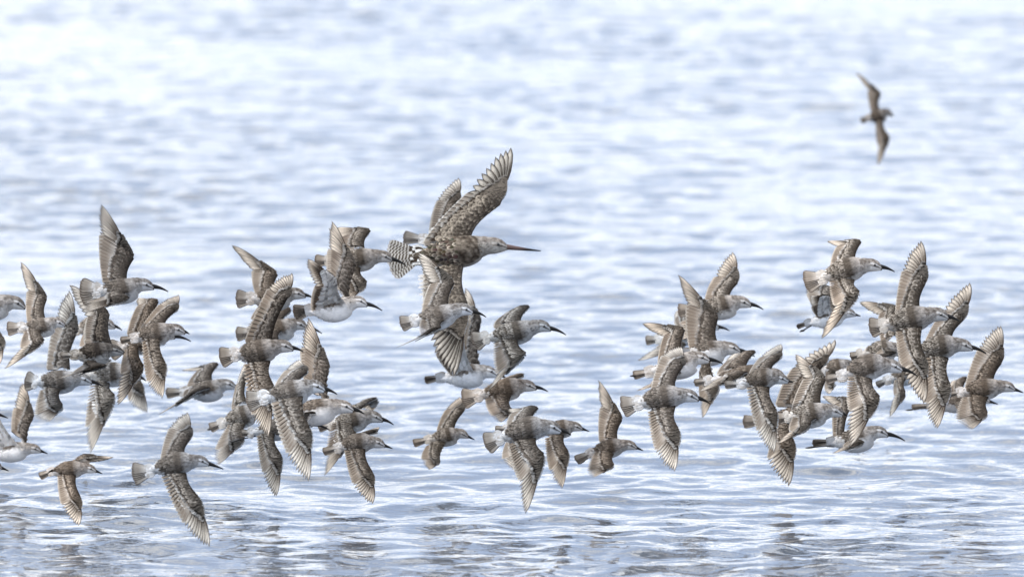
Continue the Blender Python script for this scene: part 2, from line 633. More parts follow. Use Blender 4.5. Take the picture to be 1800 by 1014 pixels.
    body, BM = P.build('body', MAT['plumage'], root, M, color=tint)

    # ---- mantle and scapular feathers
    P = Part()
    def frame(t):
        for f0, f1 in zip(frames, frames[1:]):
            if f1[0] >= t:
                k = (t - f0[0]) / (f1[0] - f0[0])
                return [lerp(x, y, k) for x, y in zip(f0, f1)]
        return frames[-1]
    nrow, ncirc = 21, 22
    for j in range(nrow):
        t = 2.35 - j * (2.12 / nrow)
        for i in range(ncirc):
            a = 2 * math.pi * (i + (.5 if j % 2 else 0) + rnd.uniform(-.25, .25)) / ncirc
            if a > math.pi:
                a -= 2 * math.pi
            _, p, ax, d, s, r = frame(t + rnd.uniform(-.04, .04))
            nr = (d * math.cos(a) + s * math.sin(a)).normalized()
            cu = math.cos(a)
            ps = p + d * cu * r * (.93 if cu > 0 else 1.04) + s * math.sin(a) * r * .90 - nr * r * .02
            v = rnd.uniform(.72, 1.28)
            cin = bcol(max(.02, t - .1), cu)
            lum = cin[1]
            cin = tuple(x * (v if lum < .3 else .9 + .1 * v) for x in cin)
            cout = cmix(cin, pal['rim'], pal['mantle_rim'] * rnd.uniform(.3, 1.0) * (1 if t < 1.7 else .35)) if lum < .35 else tuple(min(.85, x * 1.08) for x in cin)
            if name == 'godwit' and cu > -.3 and t < 1.9:
                cin = tuple(x * rnd.choice((.6, .8, 1.0)) for x in pal['back'])
                cout = cmix(cin, pal['rim'], rnd.choice((.1, .2, .5, 1.0)))
            tang = -ax
            tang = (tang - nr * tang.dot(nr)).normalized()
            sd = nr.cross(tang)
            k = (r / Rb) ** .6
            add_scale(P, ps, tang, sd, nr, Rb * .36 * rnd.uniform(.8, 1.2) * k, Rb * .25 * k, cin, cout, .06)
    P.build('body_feathers', MAT['plumage'], root, M, color=tint)[0]['kind'] = 'stuff'

    # ---- bill: upper and lower run together, tapered and drooping towards the tip
    P = Part()
    L = (bt - hd).length
    start = hd + hax * Rh * .95
    vdn = -dorsal(hax, hroll)
    curve = b['droop'] * L
    prev = None
    nb = 10
    for j in range(nb + 1):
        f = j / nb
        ctr = lerp(start, bt, f) - vdn * curve * 4 * f * (1 - f) * .5
        r = Rb * (.175 * (1 - f) ** 1.1 + .036) * b['billr']
        dd = dorsal(hax, hroll)
        ss = hax.cross(dd)
        col = (.010, .009, .008)
        if name == 'godwit':
            col = cmix((.12, .078, .068), (.012, .010, .009), (f - .40) / .3)
        ring = [P.add(ctr + dd * math.cos(a) * r * 1.05 + ss * math.sin(a) * r * .8, col) for a in [2 * math.pi * k / 8 for k in range(8)]]
        if prev:
            for k in range(8):
                P.f.append((prev[k], prev[(k + 1) % 8], ring[(k + 1) % 8], ring[k]))
        prev = ring
    P.f.append(tuple(reversed(prev)))
    P.build('bill', MAT['bill'], root, M, origin=start)

    # ---- eyes
    hd_d = dorsal(hax, hroll)
    hs = hax.cross(hd_d)
    for sg in (1, -1):
        P = Part()
        ec = hd + hax * Rh * .42 + hd_d * Rh * .24 + hs * sg * Rh * .70
        er = Rb * .102
        prev = None
        for j in range(7):
            th = math.pi * j / 6
            ring = [P.add(ec + hax * math.sin(th) * math.cos(a) * er + hd_d * math.sin(th) * math.sin(a) * er + hs * math.cos(th) * er)
                    for a in [2 * math.pi * k / 10 for k in range(10)]]
            if prev:
                for k in range(10):
                    P.f.append((prev[k], prev[(k + 1) % 10], ring[(k + 1) % 10], ring[k]))
            prev = ring
        P.build('eye', MAT['eye'], root, M, origin=ec)

    # ---- tail
    tvec = tt - ru
    TL = tvec.length
    tax = tvec / TL
    td = dorsal(-tax, math.radians(72 if b['roll'] > 0 else -60) if b['troll'] is None else math.radians(b['troll']))
    tside = tax.cross(td)
    half_ang = math.radians(b['fan'] * (1 if name == 'godwit' else .86))
    P = Part()
    # tail coverts: white or brown leaves over the feather bases
    for j in range(3):
        for i in range(7):
            a = (i - 3) / 3.0
            c = cmix(pal['rump'], pal['rim'], rnd.uniform(.1, .8)) if name != 'stint' or abs(a) > .3 else pal['dark']
            if name == 'godwit':
                c = cmix(pal['rump'], pal['back'], rnd.choice((0, .2, 1)))
            v = rnd.uniform(.85, 1.05)
            c = tuple(x * v for x in c)
            dirv = (tax * math.cos(a * half_ang) + tside * math.sin(a * half_ang)).normalized()
            for sg in (1, -1):
                r0 = ru + tax * TL * (-.06 + .085 * j) + tside * a * Rb * (.30 - .02 * j) + td * sg * Rb * (.20 - .05 * j) * (1 - .4 * a * a)
                cc = c if sg > 0 else tuple(x * v for x in pal['belly'])
                add_scale(P, r0, dirv, tside, td * sg, min(Rb * .6, TL * .36), Rb * .26, cc, cc, .0)
    tail, TM = P.build('tail', MAT['plumage'], root, M, origin=ru, color=tint)
    fk = 'barred' if name == 'godwit' else 'tail'
    nf = 10
    for i in range(nf):
        a = (i - (nf - 1) / 2) / ((nf - 1) / 2)
        ang = a * half_ang
        dirv = (tax * math.cos(ang) + tside * math.sin(ang))
        r0 = ru + tax * TL * .16 + tside * a * Rb * (.06 + .0055 * b['fan']) + td * (.0006 * (1 - abs(a)) * i)
        ln = TL * .84 * (1 - .04 * abs(a)) * rnd.uniform(.97, 1.02)
        tw = td + tside * (.10 * a + .22)
        tn = tuple(x * (.62 if (name == 'stint' and abs(a) < .2) else 1) for x in tint)
        place_feather(fk, 'tail_feather', tail, TM, r0, r0 + dirv * ln, Rb * (.27 if name == 'godwit' else .055 + .0052 * b['fan']), tw, a < 0, tn)

    # ---- feet trailing behind, where they show
    for (fx, fy) in b['feet']:
        P = Part()
        ft = W3((fx, fy), 0)
        p0 = lerp(ru, br, .12) - dv * Rb * .3
        ax = (ft - p0).normalized()
        u1 = ax.cross(dv).normalized()
        u2 = ax.cross(u1)
        prev = None
        for f, r in ((0, .0016), (.5, .0011), (.78, .0013), (.8, .0024), (.92, .0022), (1.0, .0008)):
            c0 = lerp(p0, ft, f)
            ring = [P.add(c0 + u1 * math.cos(k * math.pi / 3) * r * g * (1.6 if f >= .8 else 1) + u2 * math.sin(k * math.pi / 3) * r * g) for k in range(6)]
            if prev:
                for k in range(6):
                    P.f.append((prev[k], prev[(k + 1) % 6], ring[(k + 1) % 6], ring[k]))
            prev = ring
        P.f.append(tuple(prev))
        P.build('leg', MAT['leg'], root, M, origin=p0)

    # ---- wings
    for w in b['wings']:
        build_wing(b, w, pal, g, Rb, root, M, name, ppm, W3, zb, side, dv, br, rnd, tint)
    return root

def build_wing(b, w, pal, g, Rb, root, M, name, ppm, W3, zb, side, dv, br, rnd, tint):
    sg = 1 if w['side'] == 'R' else -1
    d2 = lambda p, q: math.hypot(p[0] - q[0], p[1] - q[1]) / ppm
    L1, L2 = .078 * g, .138 * g
    camz = lambda v: -v.dot(FW)
    zS = zb(w['S']) + camz(side) * sg * Rb * .55 + (.3 * Rb if sg > 0 else -.3 * Rb)
    e1 = min(.85 * L1, math.sqrt(max(0, L1 * L1 - d2(w['S'], w['W']) ** 2)))
    e2 = min(.75 * L2, math.sqrt(max(0, L2 * L2 - d2(w['W'], w['T']) ** 2)))
    s1 = sg if w['zs'] is None else w['zs'][0]
    s2 = sg * .6 if w['zs'] is None else w['zs'][1]
    zW = zS + s1 * e1
    zT = zW + s2 * e2
    zM = lerp(zW, zT, .45) - sg * .012 * g
    zE = zS - sg * .006 * g
    S, Wp, T = W3(w['S'], zS), W3(w['W'], zW), W3(w['T'], zT)
    Mp, E = W3(w['M'], zM), W3(w['E'], zE)
    # pull the shoulder a little into the body so that the wing grows out of it
    hl = .27
    HE = lerp(Wp, T, hl)
    out = (Wp - S).normalized()
    fwd = (S - E).normalized()
    nrm = out.cross(fwd) if sg > 0 else fwd.cross(out)
    nrm.normalize()                                  # dorsal side of the wing
    handdir = (T - Wp).normalized()
    handfwd = (Wp - Mp).normalized()
    nrmh = handdir.cross(handfwd) if sg > 0 else handfwd.cross(handdir)
    nrmh.normalize()
    if nrmh.dot(nrm) < -.2:
        nrmh = -nrmh
    S0 = S - out * Rb * .35
    def lead(s):                                     # s 0..1 arm, 1..2 hand
        if s <= 1:
            p = lerp(S0, Wp, s)
            return p - fwd * (.006 * g * math.sin(math.pi * s)) * w['hollow']
        return lerp(Wp, HE, s - 1) + (Wp - Mp).normalized() * .0015 * g * math.sin(math.pi * (s - 1))
    def trail(s):
        if s <= 1:
            bul = (E - S) * .05 * math.sin(math.pi * s)
            return lerp(E, Mp, s) + bul
        k = (s - 1)
        return tipc(k)
    Cc = lerp(Mp, T, .5) + ((lerp(Mp, T, .5) - Wp).normalized() * (T - Mp).length * w['bulge'])
    def tipc(k):
        return Mp * (1 - k) ** 2 + Cc * (2 * k * (1 - k)) + T * k * k
    def nr(s):
        return lerp(nrm, nrmh, max(0, min(1, s - .4))).normalized()
    frac = [(0, .66), (.5, .52), (1.0, .45), (1.4, .36), (2.0, .28)]
    if name == 'godwit':
        frac = [(0, .82), (.5, .76), (1.0, .66), (1.4, .44), (2.0, .27)]
    def cov(s, u):                                   # point on the covert-clad part; u 0 leading edge, 1 rear of the coverts
        l, t = lead(s), trail(min(s, 2))
        f = interp(frac, s)
        p = lerp(l, t, u * f)
        camber = math.sin(math.pi * min(1, u * .8 + .12)) * .0065 * g * (1 if s < 1 else max(.3, 2 - s))
        return p + nr(s) * camber * (1 if u <= 1 else .8)
    SS = [0, .15, .3, .45, .6, .75, .88, 1.0, 1.15, 1.35, 1.6, 1.85, 2.0]
    UU = [0, .06, .16, .32, .5, .7, .88, 1.0]
    P = Part()
    top, bot = [], []
    for s in SS:
        n_ = nr(s)
        rt, rb_ = [], []
        for u in UU:
            thick = (.0042 * g) * (1 - u) ** .7 * (min(1, u / .06 + .25) if u < .06 else 1) * (1 if s < 1 else max(.25, 1.9 - s)) + .0004
            p = cov(s, u)
            cd = cmix(pal['lesser'], pal['back'], u * 2.2)
            if s > 1.05:
                cd = cmix(cd, pal['dark'], (s - 1.05) * 3)
            cv = cmix(cmix(pal['back'], pal['under'], .5), pal['under'], u * 4)
            rt.append(P.add(p + n_ * thick * .5, cd))
            rb_.append(P.add(p - n_ * thick * .8, cv))
        top.append(rt)
        bot.append(rb_)
    nu = len(UU)
    for i in range(len(SS) - 1):
        for j in range(nu - 1):
            P.f.append((top[i][j], top[i][j + 1], top[i + 1][j + 1], top[i + 1][j]))
            P.f.append((bot[i][j], bot[i + 1][j], bot[i + 1][j + 1], bot[i][j + 1]))
        P.f.append((top[i][0], top[i + 1][0], bot[i + 1][0], bot[i][0]))
        P.f.append((top[i][-1], bot[i][-1], bot[i + 1][-1], top[i + 1][-1]))
    P.f.append(tuple([top[0][j] for j in range(nu)] + [bot[0][j] for j in reversed(range(nu))]))
    P.f.append(tuple([top[-1][j] for j in reversed(range(nu))] + [bot[-1][j] for j in range(nu)]))
    wing, WM = P.build('wing', MAT['wing_plumage'], root, M, origin=S, color=tint)

    # flight feathers
    mir = sg > 0
    kp = 'primary_dark' if name == 'godwit' else 'primary'
    nP = 10
    wlen = (T - Mp).length
    arm = (Mp - E).length
    for i in range(nP):
        k = i / (nP - 1)
        r0 = cov(1.02 + .96 * k, .5)
        tp = tipc(k)
        tp = r0 + (tp - r0) * rnd.uniform(.955, 1.02)
        ln = (tp - r0).length
        half = max(.0036 * g, min(.0072 * g, wlen / nP * .76)) * (1.0 - .10 * k)
        n_ = nr(1 + k)
        tw = n_ + (tp - r0).normalized().cross(n_) * .20 * (1 if mir else -1)
        off = n_ * (.00012 * (i % 2) * g - .0004 * g)
        tn = tuple(x * (1.0 - .10 * (1 - k)) for x in tint)
        place_feather(kp, 'primary_feather', wing, WM, r0 + off, tp + off, half, tw, mir, tn)
    nS = 13
    ks = 'secondary'
    for i in range(nS):
        k = i / nS
        r0 = cov(k, .70)
        tp = trail(k)
        half = max(.0046 * g, min(.0085 * g, arm / nS * 1.25))
        n_ = nr(k)
        tw = n_ + (tp - r0).normalized().cross(n_) * .18 * (1 if mir else -1)
        off = n_ * (.00012 * (i % 2) * g)
        place_feather(ks, 'secondary_feather', wing, WM, r0 + off, tp + off, half, tw, mir, tint)
    # coverts
    P = Part()
    bar = rnd.uniform(.45, 1.0)
    scaly = rnd.uniform(.6, 1.1) * (1.4 if pal['mantle_rim'] > .5 else .85)
    rows = [(1.28, .34, 22, 'u'), (1.02, .30, 24, 'g'), (.80, .27, 16, 'm'), (.64, .24, 15, 'm'), (.50, .22, 14, 'l'), (.37, .19, 13, 'l'), (.25, .17, 12, 'l'), (.13, .14, 12, 'l')]
    if name == 'godwit':
        rows = [(u, ln * .7, int(cnt * 1.5), kd) for u, ln, cnt, kd in rows] + [(.9, .18, 24, 'm'), (.72, .17, 22, 'm'), (.57, .15, 22, 'm')]
    for u, ln, cnt, kind in rows:
        for i in range(cnt):
            for face in (1, -1):
                if (face < 0 and kind == 'l' and u in (.50, .25)) or (kind == 'u') != (face < 0 and u > 1.1):
                    continue
                s = (i + .5 + rnd.uniform(-.25, .25)) / cnt * 2.0
                if s > 1:
                    s = 1 + (s - 1) * .98
                p0 = cov(s, max(0, u - ln * .9))
                p1 = cov(s, u)
                dv_ = (trail(min(2, s)) - lead(s))
                Lc = dv_.length
                dirv = dv_.normalized()
                if s > 1:
                    dirv = lerp(dirv, handdir, .25 * (s - 1)).normalized()
                n_ = nr(s) * face
                dirv = (dirv - n_ * dirv.dot(n_)).normalized()
                sd = n_.cross(dirv)
                f = interp(frac, s)
                base = cov(s, max(.02, u - ln)) + n_ * (.0023 if face > 0 else .0034) * g
                length = max(.006 * g, ln * Lc * f * 1.35) * rnd.uniform(.85, 1.15)
                length = min(length, .020 * g)
                width = min(.016 * g, max(.0060 * g, (Wp - S0).length * 3.0 / cnt))
                v = rnd.uniform(.6, 1.4) if name != 'godwit' else rnd.uniform(.8, 1.2)
                if face > 0:
                    cin = tuple(x * v for x in cmix(pal['lesser'], pal['back'], max(0, u * 1.2 - .3 * s)))
                    cout = cmix(cin, pal['rim'], rnd.uniform(.3, 1.0) * (.45 if kind == 'l' else 1.0) * scaly)
                    if kind == 'g':
                        cout = cmix(cin, pal['bar'], bar * rnd.uniform(.35, 1.0)) if s < 1.3 else cmix(cin, pal['bar'], .35)
                    if s > 1.0:
                        cin = cmix(cin, tuple(x * v for x in pal['dark']), (s - .95) * 4)
                        if kind != 'g':
                            cout = cmix(cin, pal['rim'], .3)
                else:
                    cin = tuple(x * v for x in (pal['under'] if u > .2 else cmix(pal['under'], pal['back'], .6)))
                    cout = cmix(cin, (.75, .74, .72), .5)
                    if kind == 'g':
                        cin = cmix(cin, pal['back'], .35)
                if kind == 'g' and face > 0:
                    width *= .95
                    length *= 1.2
                add_scale(P, base, dirv, sd, n_, length, width, cin, cout, .06, .85 if kind == 'g' else .5)
    c, _ = P.build('covert_feathers', MAT['wing_plumage'], wing, WM, color=tint)
    c['kind'] = 'stuff'

# ---------------------------------------------------------------- the flock
BIRDS = [
    {'label': 'pale-faced grey wader entering at left edge, only head, breast and dark wing in frame', 'D': 22.3, 'g': 1.135, 'pal': 'speck', 'roll': 10, 'hroll': 12, 'yaw': 0, 'fat': 1.03, 'droop': 0.03, 'billr': 1, 'fan': 15, 'troll': None, 'ru': (-60.0, 535.1), 'br': (-12.6, 538.9), 'hd': (27.8, 532.0), 'bt': (44.8, 540.8), 'tt': (-91.5, 532.0), 'feet': [], 'tint': (1.064, 1.039, 1.014), 'wings': [{'side': 'R', 'S': (-6.3, 550.9), 'W': (5.0, 591.9), 'T': (-0.6, 640.8), 'M': (-22.1, 614.0), 'E': (-34.7, 550.9), 'zs': None, 'bulge': 0.16, 'hollow': 1.0}, {'side': 'L', 'S': (-9.5, 522.5), 'W': (-15.8, 494.1), 'T': (-63.1, 449.9), 'M': (-60.0, 494.1), 'E': (-37.9, 525.6), 'zs': None, 'bulge': 0.16, 'hollow': 1.0}]},
    {'label': 'small grey-brown wader near left edge, one wing raised, the other swept back like a blade', 'D': 21.9, 'g': 0.856, 'pal': 'grey', 'roll': 35, 'hroll': 12, 'yaw': 0, 'fat': 1.042, 'droop': 0.115, 'billr': 1, 'fan': 22, 'troll': None, 'ru': (44.2, 574.6), 'br': (75.7, 574.6), 'hd': (101.6, 566.7), 'bt': (117.4, 573.0), 'tt': (11.0, 577.7), 'feet': [], 'tint': (1.169, 1.142, 1.114), 'wings': [{'side': 'L', 'S': (80.5, 557.8), 'W': (82.7, 527.2), 'T': (35.7, 460.0), 'M': (46.7, 509.9), 'E': (46.7, 562.9), 'zs': None, 'bulge': 0.16, 'hollow': 1.0}, {'side': 'R', 'S': (74.2, 582.4), 'W': (78.9, 598.2), 'T': (6.3, 648.7), 'M': (34.7, 612.4), 'E': (41.0, 584.0), 'zs': (1, 0.2), 'bulge': 0.16, 'hollow': 1.0}]},
    {'label': 'curve-billed wader highest of the left cluster, one tall wing upright and white rump fanned', 'D': 21.7, 'g': 1.065, 'pal': 'grey', 'roll': 22, 'hroll': 12, 'yaw': 0, 'fat': 1.044, 'droop': 0.115, 'billr': 1, 'fan': 38, 'troll': None, 'ru': (178.3, 509.9), 'br': (216.2, 510.5), 'hd': (253.4, 500.4), 'bt': (295.7, 512.7), 'tt': (138.8, 513.0), 'feet': [], 'tint': (0.846, 0.849, 0.852), 'wings': [{'side': 'L', 'S': (224.7, 494.1), 'W': (235.1, 456.2), 'T': (176.4, 357.5), 'M': (174.2, 407.3), 'E': (179.2, 492.5), 'zs': None, 'bulge': 0.16, 'hollow': 1.0}, {'side': 'R', 'S': (222.5, 516.2), 'W': (228.8, 525.0), 'T': (148.3, 547.7), 'M': (149.9, 532.0), 'E': (189.3, 519.3), 'zs': (1, 0.25), 'bulge': 0.16, 'hollow': 1.0}]},
    {'label': 'speckled wader mostly hidden behind the raised wing of the dark bird, curved bill tip showing', 'D': 23.0, 'g': 1.045, 'pal': 'speck', 'roll': 30, 'hroll': 12, 'yaw': 0, 'fat': 0.961, 'droop': 0.115, 'billr': 1, 'fan': 15, 'troll': None, 'ru': (139.1, 579.4), 'br': (165.1, 572.2), 'hd': (188.2, 569.0), 'bt': (214.5, 580.2), 'tt': (116.0, 585.2), 'feet': [], 'tint': (1.09, 1.048, 1.006), 'wings': [{'side': 'L', 'S': (170.9, 563.6), 'W': (170.9, 557.8), 'T': (153.6, 560.7), 'M': (152.1, 567.9), 'E': (156.4, 569.3), 'zs': (-1, -1), 'bulge': 0.16, 'hollow': 1.0}, {'side': 'R', 'S': (168.0, 580.9), 'W': (170.9, 601.1), 'T': (152.1, 630.0), 'M': (139.1, 609.8), 'E': (144.9, 589.6), 'zs': None, 'bulge': 0.16, 'hollow': 1.0}]},
    {'label': 'very dark brown wader with black raised wing, the darkest bird of the left cluster', 'D': 22.1, 'g': 1.025, 'pal': 'dark', 'roll': 18, 'hroll': 12, 'yaw': 0, 'fat': 1.004, 'droop': 0.115, 'billr': 1, 'fan': 9, 'troll': None, 'ru': (137.7, 622.8), 'br': (170.9, 620.6), 'hd': (201.2, 615.6), 'bt': (220.0, 619.9), 'tt': (105.6, 625.4), 'feet': [], 'tint': (0.965, 0.99, 1.015), 'wings': [{'side': 'L', 'S': (196.2, 599.7), 'W': (193.3, 553.4), 'T': (121.1, 500.7), 'M': (152.1, 560.7), 'E': (147.1, 599.7), 'zs': None, 'bulge': 0.16, 'hollow': 1.0}, {'side': 'R', 'S': (171.8, 637.7), 'W': (188.5, 644.1), 'T': (96.9, 666.4), 'M': (123.1, 656.9), 'E': (143.6, 642.8), 'zs': (1, 0.3), 'bulge': 0.16, 'hollow': 1.0}]},
    {'label': 'large grey wader below the dark one, pale primaries raised, lower wing half folded', 'D': 22.6, 'g': 1.151, 'pal': 'grey', 'roll': 50, 'hroll': 12, 'yaw': 0, 'fat': 0.972, 'droop': 0.115, 'billr': 1, 'fan': 36, 'troll': None, 'ru': (66.1, 672.0), 'br': (104.5, 671.0), 'hd': (145.6, 666.7), 'bt': (182.4, 679.9), 'tt': (42.4, 668.0), 'feet': [], 'tint': (0.974, 1.024, 1.074), 'wings': [{'side': 'L', 'S': (124.4, 644.1), 'W': (133.8, 590.3), 'T': (121.0, 508.7), 'M': (98.2, 554.4), 'E': (81.0, 644.1), 'zs': None, 'bulge': 0.16, 'hollow': 1.0}, {'side': 'R', 'S': (107.5, 688.8), 'W': (110.8, 712.4), 'T': (84.8, 741.6), 'M': (59.8, 731.2), 'E': (69.0, 686.8), 'zs': None, 'bulge': 0.16, 'hollow': 1.0}]},
    {'label': 'white-faced short-billed wader with bright white wing bar, rightmost of the left cluster', 'D': 21.6, 'g': 0.962, 'pal': 'grey', 'roll': 50, 'hroll': 12, 'yaw': 0, 'fat': 1.027, 'droop': 0.115, 'billr': 1, 'fan': 9, 'troll': None, 'ru': (243.1, 592.4), 'br': (274.9, 586.7), 'hd': (310.3, 579.2), 'bt': (333.0, 587.1), 'tt': (211.0, 598.5), 'feet': [], 'tint': (0.968, 0.929, 0.891), 'wings': [{'side': 'L', 'S': (291.5, 570.8), 'W': (306.7, 550.6), 'T': (313.5, 517.6), 'M': (280.7, 532.5), 'E': (243.1, 582.3), 'zs': None, 'bulge': 0.16, 'hollow': 1.0}, {'side': 'R', 'S': (283.3, 598.4), 'W': (290.1, 634.7), 'T': (284.4, 701.0), 'M': (258.9, 675.7), 'E': (249.1, 600.8), 'zs': None, 'bulge': 0.16, 'hollow': 1.0}]},
    {'label': 'curve-billed wader half hidden behind the short-billed one, pale tail fan spread wide', 'D': 22.3, 'g': 1.064, 'pal': 'brown', 'roll': 45, 'hroll': 12, 'yaw': 0, 'fat': 0.964, 'droop': 0.115, 'billr': 1, 'fan': 36, 'troll': None, 'ru': (220.0, 610.5), 'br': (257.6, 599.7), 'hd': (292.2, 588.1), 'bt': (335.8, 600.1), 'tt': (191.1, 615.6), 'feet': [], 'tint': (0.918, 0.891, 0.865), 'wings': [{'side': 'L', 'S': (267.7, 580.9), 'W': (279.2, 532.5), 'T': (240.9, 523.8), 'M': (240.2, 537.8), 'E': (222.9, 585.2), 'zs': None, 'bulge': 0.16, 'hollow': 1.0}, {'side': 'R', 'S': (246.3, 609.5), 'W': (253.4, 642.6), 'T': (205.5, 712.8), 'M': (210.8, 658.4), 'E': (217.9, 617.4), 'zs': (1, 0.3), 'bulge': 0.16, 'hollow': 1.0}]},
    {'label': 'hidden wader whose cream primaries hang below the left cluster, body behind its neighbours', 'D': 23.3, 'g': 0.9, 'pal': 'brown', 'roll': 45, 'hroll': 12, 'yaw': 0, 'fat': 0.95, 'droop': 0.115, 'billr': 1, 'fan': 15, 'troll': None, 'ru': (228.7, 615.6), 'br': (256.1, 606.9), 'hd': (276.3, 601.1), 'bt': (292.2, 604.0), 'tt': (217.1, 619.9), 'feet': [], 'tint': (0.999, 1.038, 1.076), 'wings': [{'side': 'L', 'S': (263.3, 593.9), 'W': (264.8, 592.4), 'T': (263.3, 572.2), 'M': (248.9, 580.9), 'E': (248.9, 592.4), 'zs': (-1, -1), 'bulge': 0.16, 'hollow': 1.0}, {'side': 'R', 'S': (242.3, 639.5), 'W': (246.3, 667.9), 'T': (258.6, 726.6), 'M': (227.0, 708.9), 'E': (221.0, 647.3), 'zs': None, 'bulge': 0.16, 'hollow': 1.0}]},
    {'label': "grey wader with one long lowered wing, head hidden by its neighbour's folded primaries", 'D': 22.95, 'g': 1.2, 'pal': 'speck', 'roll': 38, 'hroll': 12, 'yaw': 0, 'fat': 0.972, 'droop': 0.115, 'billr': 1, 'fan': 15, 'troll': None, 'ru': (157.8, 656.2), 'br': (197.2, 657.2), 'hd': (231.8, 657.2), 'bt': (256.8, 669.4), 'tt': (136.1, 659.2), 'feet': [], 'tint': (1.086, 1.119, 1.151), 'wings': [{'side': 'L', 'S': (197.2, 647.3), 'W': (194.3, 639.4), 'T': (177.5, 635.5), 'M': (173.6, 643.4), 'E': (177.5, 649.3), 'zs': (-1, -1), 'bulge': 0.16, 'hollow': 1.0}, {'side': 'R', 'S': (194.3, 678.9), 'W': (202.8, 694.7), 'T': (157.8, 796.8), 'M': (149.3, 755.8), 'E': (157.8, 673.0), 'zs': None, 'bulge': 0.16, 'hollow': 1.0}]},
    {'label': 'white-bellied small wader at left edge with wings lifted, bill pointing right', 'D': 22.6, 'g': 0.925, 'pal': 'grey', 'roll': -28, 'hroll': 12, 'yaw': 0, 'fat': 0.979, 'droop': 0.02, 'billr': 1, 'fan': 15, 'troll': None, 'ru': (-20.1, 798.3), 'br': (23.5, 793.6), 'hd': (59.0, 788.2), 'bt': (83.8, 796.9), 'tt': (-43.6, 799.3), 'feet': [], 'tint': (1.197, 1.154, 1.111), 'wings': [{'side': 'L', 'S': (46.4, 777.5), 'W': (57.6, 738.1), 'T': (38.5, 670.4), 'M': (24.1, 716.4), 'E': (21.3, 752.9), 'zs': None, 'bulge': 0.16, 'hollow': 1.0}, {'side': 'R', 'S': (37.6, 785.9), 'W': (-1.7, 733.2), 'T': (-40.2, 690.3), 'M': (-43.6, 750.6), 'E': (-13.4, 792.6), 'zs': (1, 0.5), 'bulge': 0.16, 'hollow': 1.0}]},
    {'label': 'wader cut off by the left edge, only its dark bill tip above the white-bellied bird', 'D': 22.2, 'g': 0.858, 'pal': 'grey', 'roll': 10, 'hroll': 12, 'yaw': 0, 'fat': 1.018, 'droop': 0.02, 'billr': 1, 'fan': 15, 'troll': None, 'ru': (-83.8, 733.9), 'br': (-46.9, 731.2), 'hd': (-14.1, 723.8), 'bt': (14.1, 734.6), 'tt': (-110.6, 733.9), 'feet': [], 'tint': (1.152, 1.148, 1.143), 'wings': [{'side': 'L', 'S': (-40.2, 720.5), 'W': (-36.9, 690.3), 'T': (-67.1, 640.0), 'M': (-77.1, 680.2), 'E': (-67.1, 723.8), 'zs': None, 'bulge': 0.16, 'hollow': 1.0}, {'side': 'R', 'S': (-43.6, 737.2), 'W': (-36.9, 757.4), 'T': (-60.4, 790.9), 'M': (-77.1, 767.4), 'E': (-67.1, 737.2), 'zs': None, 'bulge': 0.16, 'hollow': 1.0}]},
    {'label': 'wader cut off by the left edge, lowest bill tip on that side', 'D': 22.2, 'g': 0.858, 'pal': 'grey', 'roll': 10, 'hroll': 12, 'yaw': 0, 'fat': 1.019, 'droop': 0.02, 'billr': 1, 'fan': 15, 'troll': None, 'ru': (-77.1, 827.8), 'br': (-40.2, 822.7), 'hd': (-9.4, 817.0), 'bt': (15.4, 827.4), 'tt': (-103.9, 827.8), 'feet': [], 'tint': (0.945, 0.906, 0.866), 'wings': [{'side': 'L', 'S': (-33.5, 814.4), 'W': (-30.2, 784.2), 'T': (-60.4, 740.6), 'M': (-70.4, 780.8), 'E': (-60.4, 814.4), 'zs': None, 'bulge': 0.16, 'hollow': 1.0}, {'side': 'R', 'S': (-36.9, 831.1), 'W': (-30.2, 851.2), 'T': (-53.6, 884.8), 'M': (-70.4, 861.3), 'E': (-60.4, 831.1), 'zs': None, 'bulge': 0.16, 'hollow': 1.0}]},
    {'label': 'small brown wader lowest at left, one wing tip almost touching the water', 'D': 21.5, 'g': 0.821, 'pal': 'brown', 'roll': 48, 'hroll': 12, 'yaw': 0, 'fat': 0.98, 'droop': 0.01, 'billr': 1, 'fan': 12, 'troll': None, 'ru': (95.6, 826.1), 'br': (122.4, 825.1), 'hd': (156.9, 823.1), 'bt': (180.1, 832.1), 'tt': (68.7, 837.2), 'feet': [], 'tint': (1.195, 1.149, 1.104), 'wings': [{'side': 'L', 'S': (134.1, 815.0), 'W': (140.8, 802.3), 'T': (199.8, 803.3), 'M': (160.9, 812.3), 'E': (124.1, 814.4), 'zs': (-1, -0.5), 'bulge': 0.16, 'hollow': 1.0}, {'side': 'R', 'S': (134.8, 839.5), 'W': (141.2, 871.3), 'T': (137.8, 925.0), 'M': (106.6, 887.4), 'E': (100.6, 837.8), 'zs': None, 'bulge': 0.16, 'hollow': 1.0}]},
    {'label': 'grey wader lowest of the left group, long wings fully spread above its own reflection', 'D': 20.95, 'g': 1.028, 'pal': 'grey', 'roll': 56, 'hroll': 12, 'yaw': 0, 'fat': 0.965, 'droop': 0.04, 'billr': 1, 'fan': 30, 'troll': None, 'ru': (269.9, 826.1), 'br': (310.1, 814.4), 'hd': (352.1, 810.0), 'bt': (392.3, 824.1), 'tt': (230.7, 832.8), 'feet': [], 'tint': (0.924, 0.956, 0.988), 'wings': [{'side': 'L', 'S': (326.9, 799.3), 'W': (334.6, 774.1), 'T': (328.6, 723.8), 'M': (297.7, 749.0), 'E': (281.0, 807.0), 'zs': None, 'bulge': 0.16, 'hollow': 1.0}, {'side': 'R', 'S': (330.3, 837.8), 'W': (348.7, 871.3), 'T': (368.1, 961.9), 'M': (324.6, 925.0), 'E': (283.3, 838.5), 'zs': None, 'bulge': 0.16, 'hollow': 1.0}]},
